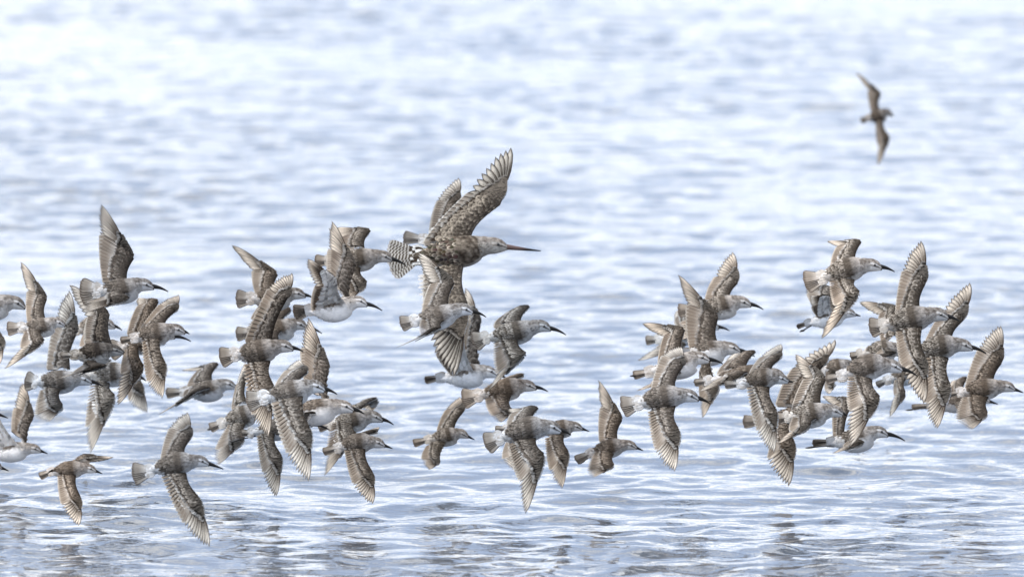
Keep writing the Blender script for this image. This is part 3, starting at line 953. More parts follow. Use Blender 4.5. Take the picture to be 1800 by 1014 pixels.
    {'label': 'pale small wader gliding alone right of the left cluster, thin wing trailing down', 'D': 23.0, 'g': 0.993, 'pal': 'grey', 'roll': 12, 'hroll': 5, 'yaw': 0, 'fat': 1.01, 'droop': 0.115, 'billr': 1, 'fan': 13, 'troll': None, 'ru': (331.5, 687.6), 'br': (368.6, 686.0), 'hd': (400.1, 675.7), 'bt': (427.7, 685.2), 'tt': (290.4, 690.7), 'feet': [], 'tint': (0.844, 0.861, 0.878), 'wings': [{'side': 'L', 'S': (375.7, 667.9), 'W': (385.1, 641.8), 'T': (318.1, 650.8), 'M': (345.7, 652.1), 'E': (328.3, 677.3), 'zs': None, 'bulge': 0.16, 'hollow': 1.5}, {'side': 'R', 'S': (370.9, 683.6), 'W': (344.1, 692.3), 'T': (275.5, 729.7), 'M': (322.0, 701.0), 'E': (323.6, 685.2), 'zs': (1, 0.1), 'bulge': 0.16, 'hollow': 1.0}]},
    {'label': "wader with long brown wing slanting up-left, head behind another bird's raised primaries", 'D': 22.5, 'g': 1.074, 'pal': 'brown', 'roll': 30, 'hroll': 12, 'yaw': 0, 'fat': 0.984, 'droop': 0.115, 'billr': 1, 'fan': 27, 'troll': None, 'ru': (447.9, 524.4), 'br': (483.8, 525.8), 'hd': (521.1, 515.9), 'bt': (550.9, 523.9), 'tt': (413.3, 525.0), 'feet': [], 'tint': (0.856, 0.841, 0.826), 'wings': [{'side': 'L', 'S': (486.5, 508.4), 'W': (488.6, 485.0), 'T': (406.1, 430.2), 'M': (441.8, 474.4), 'E': (448.7, 519.1), 'zs': None, 'bulge': 0.16, 'hollow': 1.0}, {'side': 'R', 'S': (482.5, 539.1), 'W': (485.2, 556.4), 'T': (430.6, 596.3), 'M': (439.9, 561.7), 'E': (451.9, 540.4), 'zs': None, 'bulge': 0.16, 'hollow': 1.0}]},
    {'label': 'large grey wader with cream primaries raised straight up, topmost over the centre-left pile', 'D': 21.7, 'g': 1.144, 'pal': 'grey', 'roll': 58, 'hroll': 12, 'yaw': 0, 'fat': 0.998, 'droop': 0.115, 'billr': 1, 'fan': 28, 'troll': None, 'ru': (419.6, 620.9), 'br': (455.1, 618.1), 'hd': (497.7, 608.1), 'bt': (533.2, 618.1), 'tt': (384.8, 628.7), 'feet': [], 'tint': (0.969, 0.939, 0.909), 'wings': [{'side': 'L', 'S': (479.8, 596.3), 'W': (503.0, 529.7), 'T': (513.1, 479.4), 'M': (471.9, 502.6), 'E': (430.6, 596.3), 'zs': None, 'bulge': 0.16, 'hollow': 1.0}, {'side': 'R', 'S': (476.2, 641.4), 'W': (480.6, 674.0), 'T': (470.7, 770.0), 'M': (444.3, 736.1), 'E': (427.3, 642.4), 'zs': None, 'bulge': 0.16, 'hollow': 1.0}]},
    {'label': 'brown wader tucked behind the raised wing at centre left, curved bill pointing down', 'D': 22.8, 'g': 1.036, 'pal': 'brown', 'roll': 15, 'hroll': 12, 'yaw': 0, 'fat': 1.02, 'droop': 0.115, 'billr': 1, 'fan': 20, 'troll': None, 'ru': (449.2, 583.0), 'br': (491.8, 580.3), 'hd': (525.1, 569.7), 'bt': (565.8, 586.2), 'tt': (413.3, 587.0), 'feet': [], 'tint': (0.939, 0.941, 0.943), 'wings': [{'side': 'L', 'S': (497.1, 568.3), 'W': (513.1, 547.1), 'T': (459.9, 529.7), 'M': (462.5, 556.4), 'E': (467.9, 572.3), 'zs': (-1, -0.5), 'bulge': 0.16, 'hollow': 1.0}, {'side': 'R', 'S': (497.1, 583.0), 'W': (490.5, 597.6), 'T': (435.9, 604.3), 'M': (449.2, 599.0), 'E': (467.9, 585.7), 'zs': (1, 0.4), 'bulge': 0.16, 'hollow': 1.0}]},
    {'label': "speckled grey wader whose bill crosses the large godwit's barred tail", 'D': 21.95, 'g': 1.097, 'pal': 'speck', 'roll': 38, 'hroll': 12, 'yaw': 0, 'fat': 0.952, 'droop': 0.115, 'billr': 1, 'fan': 18, 'troll': None, 'ru': (585.0, 457.9), 'br': (630.3, 456.5), 'hd': (674.2, 450.7), 'bt': (713.9, 467.2), 'tt': (552.5, 458.4), 'feet': [], 'tint': (0.899, 0.858, 0.817), 'wings': [{'side': 'L', 'S': (642.2, 433.9), 'W': (652.1, 407.8), 'T': (590.3, 399.8), 'M': (595.7, 419.3), 'E': (603.6, 437.9), 'zs': None, 'bulge': 0.16, 'hollow': 1.0}, {'side': 'R', 'S': (635.6, 475.2), 'W': (645.4, 496.5), 'T': (606.3, 532.4), 'M': (590.3, 500.5), 'E': (601.0, 476.5), 'zs': None, 'bulge': 0.16, 'hollow': 1.0}]},
    {'label': 'white-bellied wader with both wings raised, pale underwing facing the camera', 'D': 21.5, 'g': 1.055, 'pal': 'grey', 'roll': -22, 'hroll': 0, 'yaw': 0, 'fat': 0.952, 'droop': 0.115, 'billr': 1, 'fan': 24, 'troll': None, 'ru': (551.7, 543.1), 'br': (590.3, 544.4), 'hd': (630.3, 530.3), 'bt': (671.8, 546.0), 'tt': (514.5, 551.0), 'feet': [], 'tint': (1.117, 1.08, 1.043), 'wings': [{'side': 'L', 'S': (612.2, 524.4), 'W': (624.4, 473.8), 'T': (582.3, 387.6), 'M': (576.2, 436.6), 'E': (577.0, 487.1), 'zs': None, 'bulge': 0.16, 'hollow': 1.0}, {'side': 'R', 'S': (606.3, 531.1), 'W': (593.0, 497.3), 'T': (538.1, 453.9), 'M': (553.1, 503.1), 'E': (546.4, 543.6), 'zs': (1, 0.5), 'bulge': 0.16, 'hollow': 1.0}]},
    {'label': 'speckled wader with lower wing swept down-left, left side of the centre-left pile', 'D': 22.6, 'g': 1.048, 'pal': 'speck', 'roll': 50, 'hroll': 12, 'yaw': 0, 'fat': 1.008, 'droop': 0.115, 'billr': 1, 'fan': 14, 'troll': None, 'ru': (395.5, 741.6), 'br': (427.4, 731.7), 'hd': (457.6, 722.8), 'bt': (482.4, 731.7), 'tt': (367.8, 752.2), 'feet': [(364.3, 755.1)], 'tint': (1.077, 1.092, 1.107), 'wings': [{'side': 'L', 'S': (434.8, 702.6), 'W': (433.8, 669.0), 'T': (429.9, 637.5), 'M': (415.1, 675.0), 'E': (406.8, 718.3), 'zs': None, 'bulge': 0.16, 'hollow': 1.0}, {'side': 'R', 'S': (432.8, 749.4), 'W': (431.0, 770.7), 'T': (382.0, 817.5), 'M': (376.0, 792.0), 'E': (399.0, 747.6), 'zs': None, 'bulge': 0.16, 'hollow': 1.0}]},
    {'label': 'wader with long lowered wing under the centre-left pile, legs trailing dark behind', 'D': 22.05, 'g': 1.022, 'pal': 'grey', 'roll': 25, 'hroll': 12, 'yaw': 0, 'fat': 0.968, 'droop': 0.115, 'billr': 1, 'fan': 12, 'troll': None, 'ru': (445.2, 760.8), 'br': (491.3, 752.9), 'hd': (533.9, 743.0), 'bt': (579.3, 755.1), 'tt': (423.2, 760.8), 'feet': [(406.1, 776.0), (411.5, 774.2)], 'tint': (0.805, 0.843, 0.881), 'wings': [{'side': 'L', 'S': (502.0, 745.8), 'W': (505.5, 731.7), 'T': (482.4, 731.7), 'M': (480.7, 738.8), 'E': (484.2, 745.8), 'zs': (-1, -0.8), 'bulge': 0.16, 'hollow': 1.0}, {'side': 'R', 'S': (484.2, 767.1), 'W': (493.8, 797.3), 'T': (484.9, 875.0), 'M': (462.2, 834.6), 'E': (450.5, 767.1), 'zs': None, 'bulge': 0.16, 'hollow': 1.0}]},
    {'label': 'front grey wader of the centre-left pile, wing plunging down past its pale breast', 'D': 21.2, 'g': 1.137, 'pal': 'grey', 'roll': 46, 'hroll': 8, 'yaw': 0, 'fat': 1.026, 'droop': 0.115, 'billr': 1, 'fan': 26, 'troll': None, 'ru': (471.8, 696.2), 'br': (512.6, 690.8), 'hd': (553.4, 679.1), 'bt': (592.8, 693.0), 'tt': (432.0, 706.1), 'feet': [], 'tint': (1.111, 1.146, 1.18), 'wings': [{'side': 'L', 'S': (527.3, 675.2), 'W': (540.3, 657.9), 'T': (523.9, 631.4), 'M': (501.3, 649.7), 'E': (481.6, 680.0), 'zs': (-1, -0.5), 'bulge': 0.16, 'hollow': 1.0}, {'side': 'R', 'S': (534.6, 699.7), 'W': (544.6, 749.4), 'T': (541.7, 845.9), 'M': (505.5, 802.6), 'E': (476.4, 710.4), 'zs': None, 'bulge': 0.16, 'hollow': 1.0}]},
    {'label': 'white-breasted wader with dark upright wing, bill lying over the bird beside it', 'D': 21.9, 'g': 1.175, 'pal': 'grey', 'roll': -15, 'hroll': 5, 'yaw': 0, 'fat': 0.984, 'droop': 0.115, 'billr': 1, 'fan': 15, 'troll': None, 'ru': (516.2, 724.6), 'br': (558.8, 722.8), 'hd': (604.2, 714.6), 'bt': (640.4, 727.4), 'tt': (480.7, 728.1), 'feet': [], 'tint': (1.188, 1.137, 1.087), 'wings': [{'side': 'L', 'S': (577.2, 705.0), 'W': (577.2, 653.6), 'T': (541.4, 558.5), 'M': (528.2, 607.4), 'E': (537.5, 676.6), 'zs': None, 'bulge': 0.16, 'hollow': 1.0}, {'side': 'R', 'S': (558.8, 728.1), 'W': (544.6, 728.1), 'T': (526.8, 752.9), 'M': (519.7, 745.8), 'E': (530.4, 735.2), 'zs': (1, 0.8), 'bulge': 0.16, 'hollow': 1.0}]},
    {'label': 'mottled wader with short foreshortened wings, just above the small short-billed one', 'D': 22.4, 'g': 1.039, 'pal': 'speck', 'roll': 38, 'hroll': 12, 'yaw': 0, 'fat': 1.028, 'droop': 0.115, 'billr': 1, 'fan': 12, 'troll': None, 'ru': (587.1, 745.1), 'br': (620.9, 738.8), 'hd': (657.4, 732.4), 'bt': (691.8, 746.2), 'tt': (558.8, 752.2), 'feet': [], 'tint': (0.956, 0.954, 0.951), 'wings': [{'side': 'L', 'S': (636.2, 721.0), 'W': (662.2, 702.4), 'T': (655.1, 722.6), 'M': (636.2, 719.4), 'E': (617.3, 713.1), 'zs': (-1, -1), 'bulge': 0.16, 'hollow': 1.0}, {'side': 'R', 'S': (622.6, 747.6), 'W': (626.9, 761.8), 'T': (568.0, 838.1), 'M': (572.9, 804.4), 'E': (580.8, 744.1), 'zs': (1, 0.4), 'bulge': 0.16, 'hollow': 1.0}]},
    {'label': 'small pale-headed wader with fanned wing hanging down, right end of the centre-left pile', 'D': 21.7, 'g': 0.907, 'pal': 'grey', 'roll': 48, 'hroll': 12, 'yaw': 0, 'fat': 1.03, 'droop': 0.01, 'billr': 1, 'fan': 10, 'troll': None, 'ru': (601.3, 784.9), 'br': (629.7, 778.5), 'hd': (662.7, 777.8), 'bt': (690.1, 788.1), 'tt': (566.9, 794.1), 'feet': [], 'tint': (0.896, 0.875, 0.853), 'wings': [{'side': 'L', 'S': (640.4, 768.9), 'W': (656.4, 762.9), 'T': (665.9, 749.4), 'M': (642.2, 758.3), 'E': (620.9, 770.7), 'zs': (-1, -0.6), 'bulge': 0.16, 'hollow': 1.0}, {'side': 'R', 'S': (643.9, 793.8), 'W': (654.2, 827.5), 'T': (654.6, 887.1), 'M': (619.8, 852.3), 'E': (604.9, 792.7), 'zs': None, 'bulge': 0.16, 'hollow': 1.0}]},
    {'label': 'big godwit with long straight pink-based bill, barred tail and wings spread, largest bird', 'D': 22.35, 'g': 1.341, 'pal': 'godwit', 'roll': 35, 'hroll': 5, 'yaw': 0, 'fat': 1.065, 'droop': -0.01, 'billr': 0.85, 'fan': 31, 'troll': None, 'ru': (743.6, 446.7), 'br': (806.7, 442.0), 'hd': (869.5, 431.5), 'bt': (950.6, 441.0), 'tt': (678.9, 457.7), 'feet': [], 'tint': (1.063, 1.115, 1.167), 'wings': [{'side': 'L', 'S': (832.0, 419.9), 'W': (879.3, 361.5), 'T': (898.9, 256.1), 'M': (821.6, 337.8), 'E': (743.6, 426.2), 'zs': None, 'bulge': 0.16, 'hollow': 2.2}, {'side': 'R', 'S': (815.9, 476.2), 'W': (822.3, 532.6), 'T': (796.7, 665.1), 'M': (752.3, 589.0), 'E': (742.8, 478.7), 'zs': None, 'bulge': 0.16, 'hollow': 1.0}]},
    {'label': 'hidden wader behind the godwit, its cream wing fan and brown tail showing', 'D': 22.9, 'g': 0.989, 'pal': 'brown', 'roll': 45, 'hroll': 12, 'yaw': 0, 'fat': 1.011, 'droop': 0.115, 'billr': 1, 'fan': 16, 'troll': None, 'ru': (751.5, 421.4), 'br': (792.5, 429.3), 'hd': (827.2, 435.6), 'bt': (849.3, 442.0), 'tt': (707.3, 416.7), 'feet': [], 'tint': (0.855, 0.869, 0.883), 'wings': [{'side': 'L', 'S': (802.0, 410.4), 'W': (805.8, 359.9), 'T': (805.2, 311.9), 'M': (766.7, 353.6), 'E': (754.0, 405.7), 'zs': None, 'bulge': 0.16, 'hollow': 1.0}, {'side': 'R', 'S': (795.7, 442.0), 'W': (798.8, 460.9), 'T': (786.2, 489.3), 'M': (764.1, 473.5), 'E': (770.4, 445.1), 'zs': None, 'bulge': 0.16, 'hollow': 1.0}]},
    {'label': "grey wader flying in front of the godwit's lower wing, white rump and bent raised wing", 'D': 21.7, 'g': 1.026, 'pal': 'grey', 'roll': 32, 'hroll': 12, 'yaw': 0, 'fat': 1.042, 'droop': 0.115, 'billr': 1, 'fan': 22, 'troll': None, 'ru': (735.1, 561.3), 'br': (768.5, 558.2), 'hd': (815.4, 543.6), 'bt': (854.6, 557.2), 'tt': (702.6, 569.7), 'feet': [], 'tint': (1.116, 1.134, 1.152), 'wings': [{'side': 'L', 'S': (790.3, 536.4), 'W': (799.7, 499.2), 'T': (732.6, 442.3), 'M': (754.4, 500.5), 'E': (741.0, 547.4), 'zs': None, 'bulge': 0.16, 'hollow': 1.0}, {'side': 'R', 'S': (782.6, 565.9), 'W': (776.2, 577.4), 'T': (689.0, 614.1), 'M': (738.5, 591.5), 'E': (737.7, 563.3), 'zs': (1, 0.15), 'bulge': 0.16, 'hollow': 1.0}]},
    {'label': "white-bellied wader under the godwit's wing tip, face partly behind a neighbour's wing", 'D': 22.95, 'g': 1.127, 'pal': 'grey', 'roll': -18, 'hroll': 0, 'yaw': 0, 'fat': 0.982, 'droop': 0.115, 'billr': 1, 'fan': 9, 'troll': None, 'ru': (782.6, 662.1), 'br': (826.2, 659.5), 'hd': (859.5, 653.6), 'bt': (892.8, 667.2), 'tt': (745.4, 668.5), 'feet': [], 'tint': (0.995, 1.014, 1.033), 'wings': [{'side': 'L', 'S': (841.5, 642.8), 'W': (844.6, 573.6), 'T': (817.2, 504.4), 'M': (814.6, 558.2), 'E': (810.8, 614.6), 'zs': None, 'bulge': 0.16, 'hollow': 1.0}, {'side': 'R', 'S': (833.8, 653.1), 'W': (815.9, 596.7), 'T': (767.2, 583.8), 'M': (764.6, 622.3), 'E': (790.3, 655.6), 'zs': (1, 0.5), 'bulge': 0.16, 'hollow': 1.0}]},
    {'label': "grey wader right of the godwit's lowered wing, long drooping bill and one bent wing below", 'D': 22.1, 'g': 1.135, 'pal': 'speck', 'roll': 46, 'hroll': 12, 'yaw': 0, 'fat': 0.965, 'droop': 0.115, 'billr': 1, 'fan': 30, 'troll': None, 'ru': (859.5, 591.0), 'br': (905.6, 585.1), 'hd': (951.8, 572.8), 'bt': (994.9, 588.7), 'tt': (830.0, 601.3), 'feet': [], 'tint': (0.859, 0.897, 0.935), 'wings': [{'side': 'L', 'S': (917.2, 565.9), 'W': (931.8, 540.8), 'T': (895.4, 545.4), 'M': (874.9, 560.8), 'E': (867.2, 574.9), 'zs': (-1, -0.5), 'bulge': 0.16, 'hollow': 1.0}, {'side': 'R', 'S': (912.1, 601.8), 'W': (925.6, 621.0), 'T': (856.9, 686.9), 'M': (871.0, 660.8), 'E': (867.2, 604.4), 'zs': (1, 0.5), 'bulge': 0.16, 'hollow': 1.0}]},
    {'label': 'brown-winged wader mid-centre with white rump, hand of the lower wing foreshortened', 'D': 22.5, 'g': 1.105, 'pal': 'brown', 'roll': 45, 'hroll': 12, 'yaw': 0, 'fat': 0.966, 'droop': 0.115, 'billr': 1, 'fan': 28, 'troll': None, 'ru': (847.8, 693.0), 'br': (890.6, 683.9), 'hd': (927.0, 677.5), 'bt': (963.2, 688.0), 'tt': (810.5, 701.3), 'feet': [], 'tint': (1.113, 1.061, 1.008), 'wings': [{'side': 'L', 'S': (904.4, 671.4), 'W': (921.5, 662.6), 'T': (893.3, 660.9), 'M': (890.6, 667.3), 'E': (874.0, 674.2), 'zs': (-1, -1), 'bulge': 0.16, 'hollow': 1.0}, {'side': 'R', 'S': (900.2, 699.1), 'W': (900.0, 721.1), 'T': (879.5, 742.7), 'M': (863.0, 732.2), 'E': (851.9, 702.4), 'zs': (1, 0.9), 'bulge': 0.16, 'hollow': 1.0}]},
    {'label': 'small speckled wader at bottom centre, left of the big long-winged one', 'D': 22.3, 'g': 0.851, 'pal': 'speck', 'roll': 38, 'hroll': 12, 'yaw': 0, 'fat': 1.003, 'droop': 0.01, 'billr': 1, 'fan': 11, 'troll': None, 'ru': (759.4, 770.3), 'br': (787.0, 766.7), 'hd': (811.0, 761.7), 'bt': (834.2, 772.5), 'tt': (725.4, 779.2), 'feet': [], 'tint': (0.897, 0.856, 0.814), 'wings': [{'side': 'L', 'S': (800.0, 753.7), 'W': (816.0, 723.9), 'T': (806.6, 697.1), 'M': (782.3, 719.8), 'E': (767.7, 754.3), 'zs': None, 'bulge': 0.16, 'hollow': 1.0}, {'side': 'R', 'S': (784.2, 780.5), 'W': (773.2, 809.5), 'T': (753.0, 825.0), 'M': (739.5, 806.8), 'E': (748.3, 784.7), 'zs': (1, 0.9), 'bulge': 0.16, 'hollow': 1.0}]},
    {'label': 'front grey wader at bottom centre, longest downward wing of the middle group', 'D': 21.4, 'g': 1.148, 'pal': 'grey', 'roll': 55, 'hroll': 12, 'yaw': 0, 'fat': 1.009, 'droop': 0.115, 'billr': 1, 'fan': 30, 'troll': None, 'ru': (883.7, 766.7), 'br': (926.5, 754.3), 'hd': (969.3, 750.7), 'bt': (1003.5, 764.2), 'tt': (850.5, 780.5), 'feet': [], 'tint': (0.944, 0.97, 0.995), 'wings': [{'side': 'L', 'S': (938.9, 739.9), 'W': (946.9, 719.8), 'T': (890.6, 718.9), 'M': (897.5, 726.7), 'E': (890.6, 748.8), 'zs': (-1, -0.4), 'bulge': 0.16, 'hollow': 1.0}, {'side': 'R', 'S': (944.4, 773.6), 'W': (956.9, 797.1), 'T': (922.9, 903.2), 'M': (912.1, 848.2), 'E': (892.0, 784.7), 'zs': None, 'bulge': 0.16, 'hollow': 1.0}]},
    {'label': 'hidden small wader behind the bottom-centre bird, cream wing feathers showing below its tail', 'D': 21.95, 'g': 0.818, 'pal': 'brown', 'roll': 40, 'hroll': 12, 'yaw': 0, 'fat': 0.992, 'droop': 0.115, 'billr': 1, 'fan': 12, 'troll': None, 'ru': (896.1, 752.9), 'br': (921.0, 751.5), 'hd': (943.1, 750.1), 'bt': (962.4, 754.3), 'tt': (869.9, 754.3), 'feet': [], 'tint': (1.1, 1.104, 1.109), 'wings': [{'side': 'L', 'S': (921.0, 748.8), 'W': (925.1, 743.2), 'T': (909.9, 740.5), 'M': (904.4, 743.2), 'E': (907.2, 748.8), 'zs': (-1, -1), 'bulge': 0.16, 'hollow': 1.0}, {'side': 'R', 'S': (918.2, 768.1), 'W': (919.6, 795.7), 'T': (903.0, 826.7), 'M': (881.7, 806.8), 'E': (887.8, 779.2), 'zs': None, 'bulge': 0.16, 'hollow': 1.0}]},
    {'label': 'small wader at bottom centre right, body behind the big one, short straight bill', 'D': 21.85, 'g': 0.874, 'pal': 'grey', 'roll': 42, 'hroll': 12, 'yaw': 0, 'fat': 0.953, 'droop': 0.01, 'billr': 1, 'fan': 15, 'troll': None, 'ru': (956.9, 758.4), 'br': (988.6, 752.9), 'hd': (1011.6, 749.3), 'bt': (1035.9, 757.9), 'tt': (929.3, 764.0), 'feet': [], 'tint': (0.894, 0.858, 0.822), 'wings': [{'side': 'L', 'S': (987.3, 744.6), 'W': (980.3, 746.0), 'T': (956.9, 748.8), 'M': (954.1, 752.9), 'E': (959.6, 755.7), 'zs': (-1, -1), 'bulge': 0.16, 'hollow': 1.0}, {'side': 'R', 'S': (992.8, 768.1), 'W': (998.9, 791.6), 'T': (987.3, 859.0), 'M': (966.0, 828.9), 'E': (957.4, 771.4), 'zs': None, 'bulge': 0.16, 'hollow': 1.0}]},
    {'label': 'lone small brown wader between the middle and right groups, one wing straight up', 'D': 22.2, 'g': 0.908, 'pal': 'brown', 'roll': 38, 'hroll': 12, 'yaw': 0, 'fat': 0.963, 'droop': 0.01, 'billr': 1, 'fan': 13, 'troll': None, 'ru': (1043.9, 793.0), 'br': (1071.5, 787.4), 'hd': (1106.6, 781.9), 'bt': (1130.9, 791.6), 'tt': (1010.7, 809.5), 'feet': [(1017.6, 815.1), (1021.8, 812.8)], 'tint': (1.032, 0.998, 0.964), 'wings': [{'side': 'L', 'S': (1086.7, 772.2), 'W': (1093.3, 740.5), 'T': (1051.6, 668.1), 'M': (1054.9, 712.9), 'E': (1052.2, 772.2), 'zs': None, 'bulge': 0.16, 'hollow': 1.0}, {'side': 'R', 'S': (1079.8, 801.2), 'W': (1079.8, 817.8), 'T': (1041.9, 839.1), 'M': (1030.9, 829.4), 'E': (1043.9, 793.0), 'zs': (1, 0.9), 'bulge': 0.16, 'hollow': 1.0}]},
    {'label': 'streaky-breasted wader high in the right group, one pale-tipped wing raised', 'D': 22.7, 'g': 1.094, 'pal': 'speck', 'roll': 22, 'hroll': 12, 'yaw': 0, 'fat': 1.013, 'droop': 0.115, 'billr': 1, 'fan': 15, 'troll': None, 'ru': (1234.6, 542.9), 'br': (1270.5, 539.3), 'hd': (1304.2, 531.0), 'bt': (1341.8, 544.0), 'tt': (1190.5, 545.6), 'feet': [], 'tint': (1.122, 1.074, 1.026), 'wings': [{'side': 'L', 'S': (1284.3, 526.3), 'W': (1296.5, 500.1), 'T': (1286.8, 442.1), 'M': (1254.8, 486.3), 'E': (1238.8, 523.6), 'zs': None, 'bulge': 0.16, 'hollow': 1.0}, {'side': 'R', 'S': (1265.0, 549.8), 'W': (1248.4, 574.6), 'T': (1196.0, 596.7), 'M': (1190.5, 569.1), 'E': (1229.1, 552.5), 'zs': None, 'bulge': 0.16, 'hollow': 1.0}]},
    {'label': 'wader hidden behind the tall dark wing, white rump left and curved bill tip right', 'D': 23.3, 'g': 1.059, 'pal': 'speck', 'roll': 28, 'hroll': 12, 'yaw': 0, 'fat': 0.993, 'droop': 0.115, 'billr': 1, 'fan': 13, 'troll': None, 'ru': (1165.6, 595.3), 'br': (1212.5, 585.7), 'hd': (1248.4, 571.9), 'bt': (1282.4, 581.3), 'tt': (1133.8, 598.1), 'feet': [], 'tint': (1.049, 1.092, 1.135), 'wings': [{'side': 'L', 'S': (1218.1, 569.1), 'W': (1212.5, 541.5), 'T': (1186.3, 548.4), 'M': (1184.9, 563.6), 'E': (1190.5, 577.4), 'zs': (-1, -0.6), 'bulge': 0.16, 'hollow': 1.0}, {'side': 'R', 'S': (1201.5, 599.5), 'W': (1207.0, 607.8), 'T': (1118.1, 634.6), 'M': (1151.8, 610.5), 'E': (1165.6, 603.6), 'zs': (1, 0.2), 'bulge': 0.16, 'hollow': 1.0}]},
    {'label': 'white-bellied wader with tall dark-brown wing, its bill over the scaly wing beside it', 'D': 22.4, 'g': 1.151, 'pal': 'grey', 'roll': -18, 'hroll': 0, 'yaw': 0, 'fat': 0.979, 'droop': 0.115, 'billr': 1, 'fan': 15, 'troll': None, 'ru': (1212.5, 620.2), 'br': (1248.4, 619.4), 'hd': (1284.9, 612.5), 'bt': (1326.9, 626.5), 'tt': (1184.9, 624.3), 'feet': [], 'tint': (0.918, 0.888, 0.857), 'wings': [{'side': 'L', 'S': (1263.6, 603.6), 'W': (1262.2, 562.2), 'T': (1191.3, 482.4), 'M': (1205.6, 531.8), 'E': (1210.3, 611.9), 'zs': None, 'bulge': 0.16, 'hollow': 1.0}, {'side': 'R', 'S': (1250.4, 634.6), 'W': (1263.7, 677.2), 'T': (1234.4, 735.0), 'M': (1230.4, 706.5), 'E': (1229.1, 666.6), 'zs': None, 'bulge': 0.16, 'hollow': 1.0}]},
    {'label': 'white-bellied wader with wrist-bent wing and hand swept left, left end of the right group', 'D': 22.0, 'g': 1.1, 'pal': 'grey', 'roll': 2, 'hroll': 5, 'yaw': 0, 'fat': 1.035, 'droop': 0.115, 'billr': 1, 'fan': 9, 'troll': None, 'ru': (1150.4, 651.4), 'br': (1198.7, 640.9), 'hd': (1229.9, 629.0), 'bt': (1270.8, 639.3), 'tt': (1111.8, 659.7), 'feet': [(1107.1, 660.8)], 'tint': (1.034, 0.985, 0.936), 'wings': [{'side': 'L', 'S': (1201.5, 623.0), 'W': (1204.8, 581.5), 'T': (1126.4, 568.6), 'M': (1165.6, 592.6), 'E': (1155.9, 639.5), 'zs': None, 'bulge': 0.16, 'hollow': 1.0}, {'side': 'R', 'S': (1198.7, 657.5), 'W': (1190.5, 667.1), 'T': (1114.8, 687.9), 'M': (1142.1, 674.0), 'E': (1162.8, 657.5), 'zs': (1, 0.2), 'bulge': 0.16, 'hollow': 1.0}]},
    {'label': 'grey wader low at left of the right group, both long wings vertical, bill clear', 'D': 21.5, 'g': 1.143, 'pal': 'grey', 'roll': 58, 'hroll': 12, 'yaw': 0, 'fat': 0.999, 'droop': 0.115, 'billr': 1, 'fan': 27, 'troll': None, 'ru': (1129.3, 706.0), 'br': (1165.2, 699.0), 'hd': (1211.0, 695.0), 'bt': (1248.5, 709.7), 'tt': (1090.6, 715.8), 'feet': [], 'tint': (1.147, 1.152, 1.158), 'wings': [{'side': 'L', 'S': (1188.9, 683.6), 'W': (1199.0, 648.9), 'T': (1196.7, 607.5), 'M': (1163.9, 621.1), 'E': (1143.1, 686.4), 'zs': None, 'bulge': 0.16, 'hollow': 1.0}, {'side': 'R', 'S': (1188.6, 719.8), 'W': (1192.6, 751.8), 'T': (1184.9, 831.1), 'M': (1152.4, 795.7), 'E': (1138.0, 725.1), 'zs': None, 'bulge': 0.16, 'hollow': 1.0}]},
    {'label': 'scaly brown wader with arched wing, tail dark-tipped, head behind the white-tailed bird', 'D': 21.6, 'g': 0.982, 'pal': 'brown', 'roll': 20, 'hroll': 12, 'yaw': 0, 'fat': 0.979, 'droop': 0.115, 'billr': 1, 'fan': 10, 'troll': None, 'ru': (1251.4, 667.6), 'br': (1313.9, 660.0), 'hd': (1363.9, 657.2), 'bt': (1380.6, 662.1), 'tt': (1219.4, 672.8), 'feet': [(1218.8, 671.1)], 'tint': (1.071, 1.073, 1.076), 'wings': [{'side': 'L', 'S': (1313.9, 643.3), 'W': (1329.2, 619.7), 'T': (1284.7, 623.2), 'M': (1273.6, 637.8), 'E': (1259.7, 657.2), 'zs': (-1, -0.6), 'bulge': 0.16, 'hollow': 1.0}, {'side': 'R', 'S': (1316.7, 655.8), 'W': (1308.3, 660.0), 'T': (1223.3, 689.4), 'M': (1250.0, 671.1), 'E': (1266.7, 664.2), 'zs': (1, 0.2), 'bulge': 0.16, 'hollow': 1.0}]},
    {'label': 'short-billed wader with small fanned wing above and long streaked wing below', 'D': 21.25, 'g': 0.966, 'pal': 'brown', 'roll': 50, 'hroll': 12, 'yaw': 0, 'fat': 0.988, 'droop': 0.02, 'billr': 1, 'fan': 10, 'troll': None, 'ru': (1310.3, 674.5), 'br': (1340.9, 665.2), 'hd': (1371.5, 665.2), 'bt': (1394.7, 672.4), 'tt': (1273.0, 675.9), 'feet': [], 'tint': (0.935, 0.969, 1.003), 'wings': [{'side': 'L', 'S': (1357.2, 653.1), 'W': (1369.4, 634.4), 'T': (1371.6, 603.4), 'M': (1335.5, 627.1), 'E': (1316.8, 655.1), 'zs': None, 'bulge': 0.16, 'hollow': 1.0}, {'side': 'R', 'S': (1354.2, 686.5), 'W': (1363.8, 717.1), 'T': (1359.6, 799.1), 'M': (1331.6, 762.4), 'E': (1311.6, 682.5), 'zs': None, 'bulge': 0.16, 'hollow': 1.0}]},
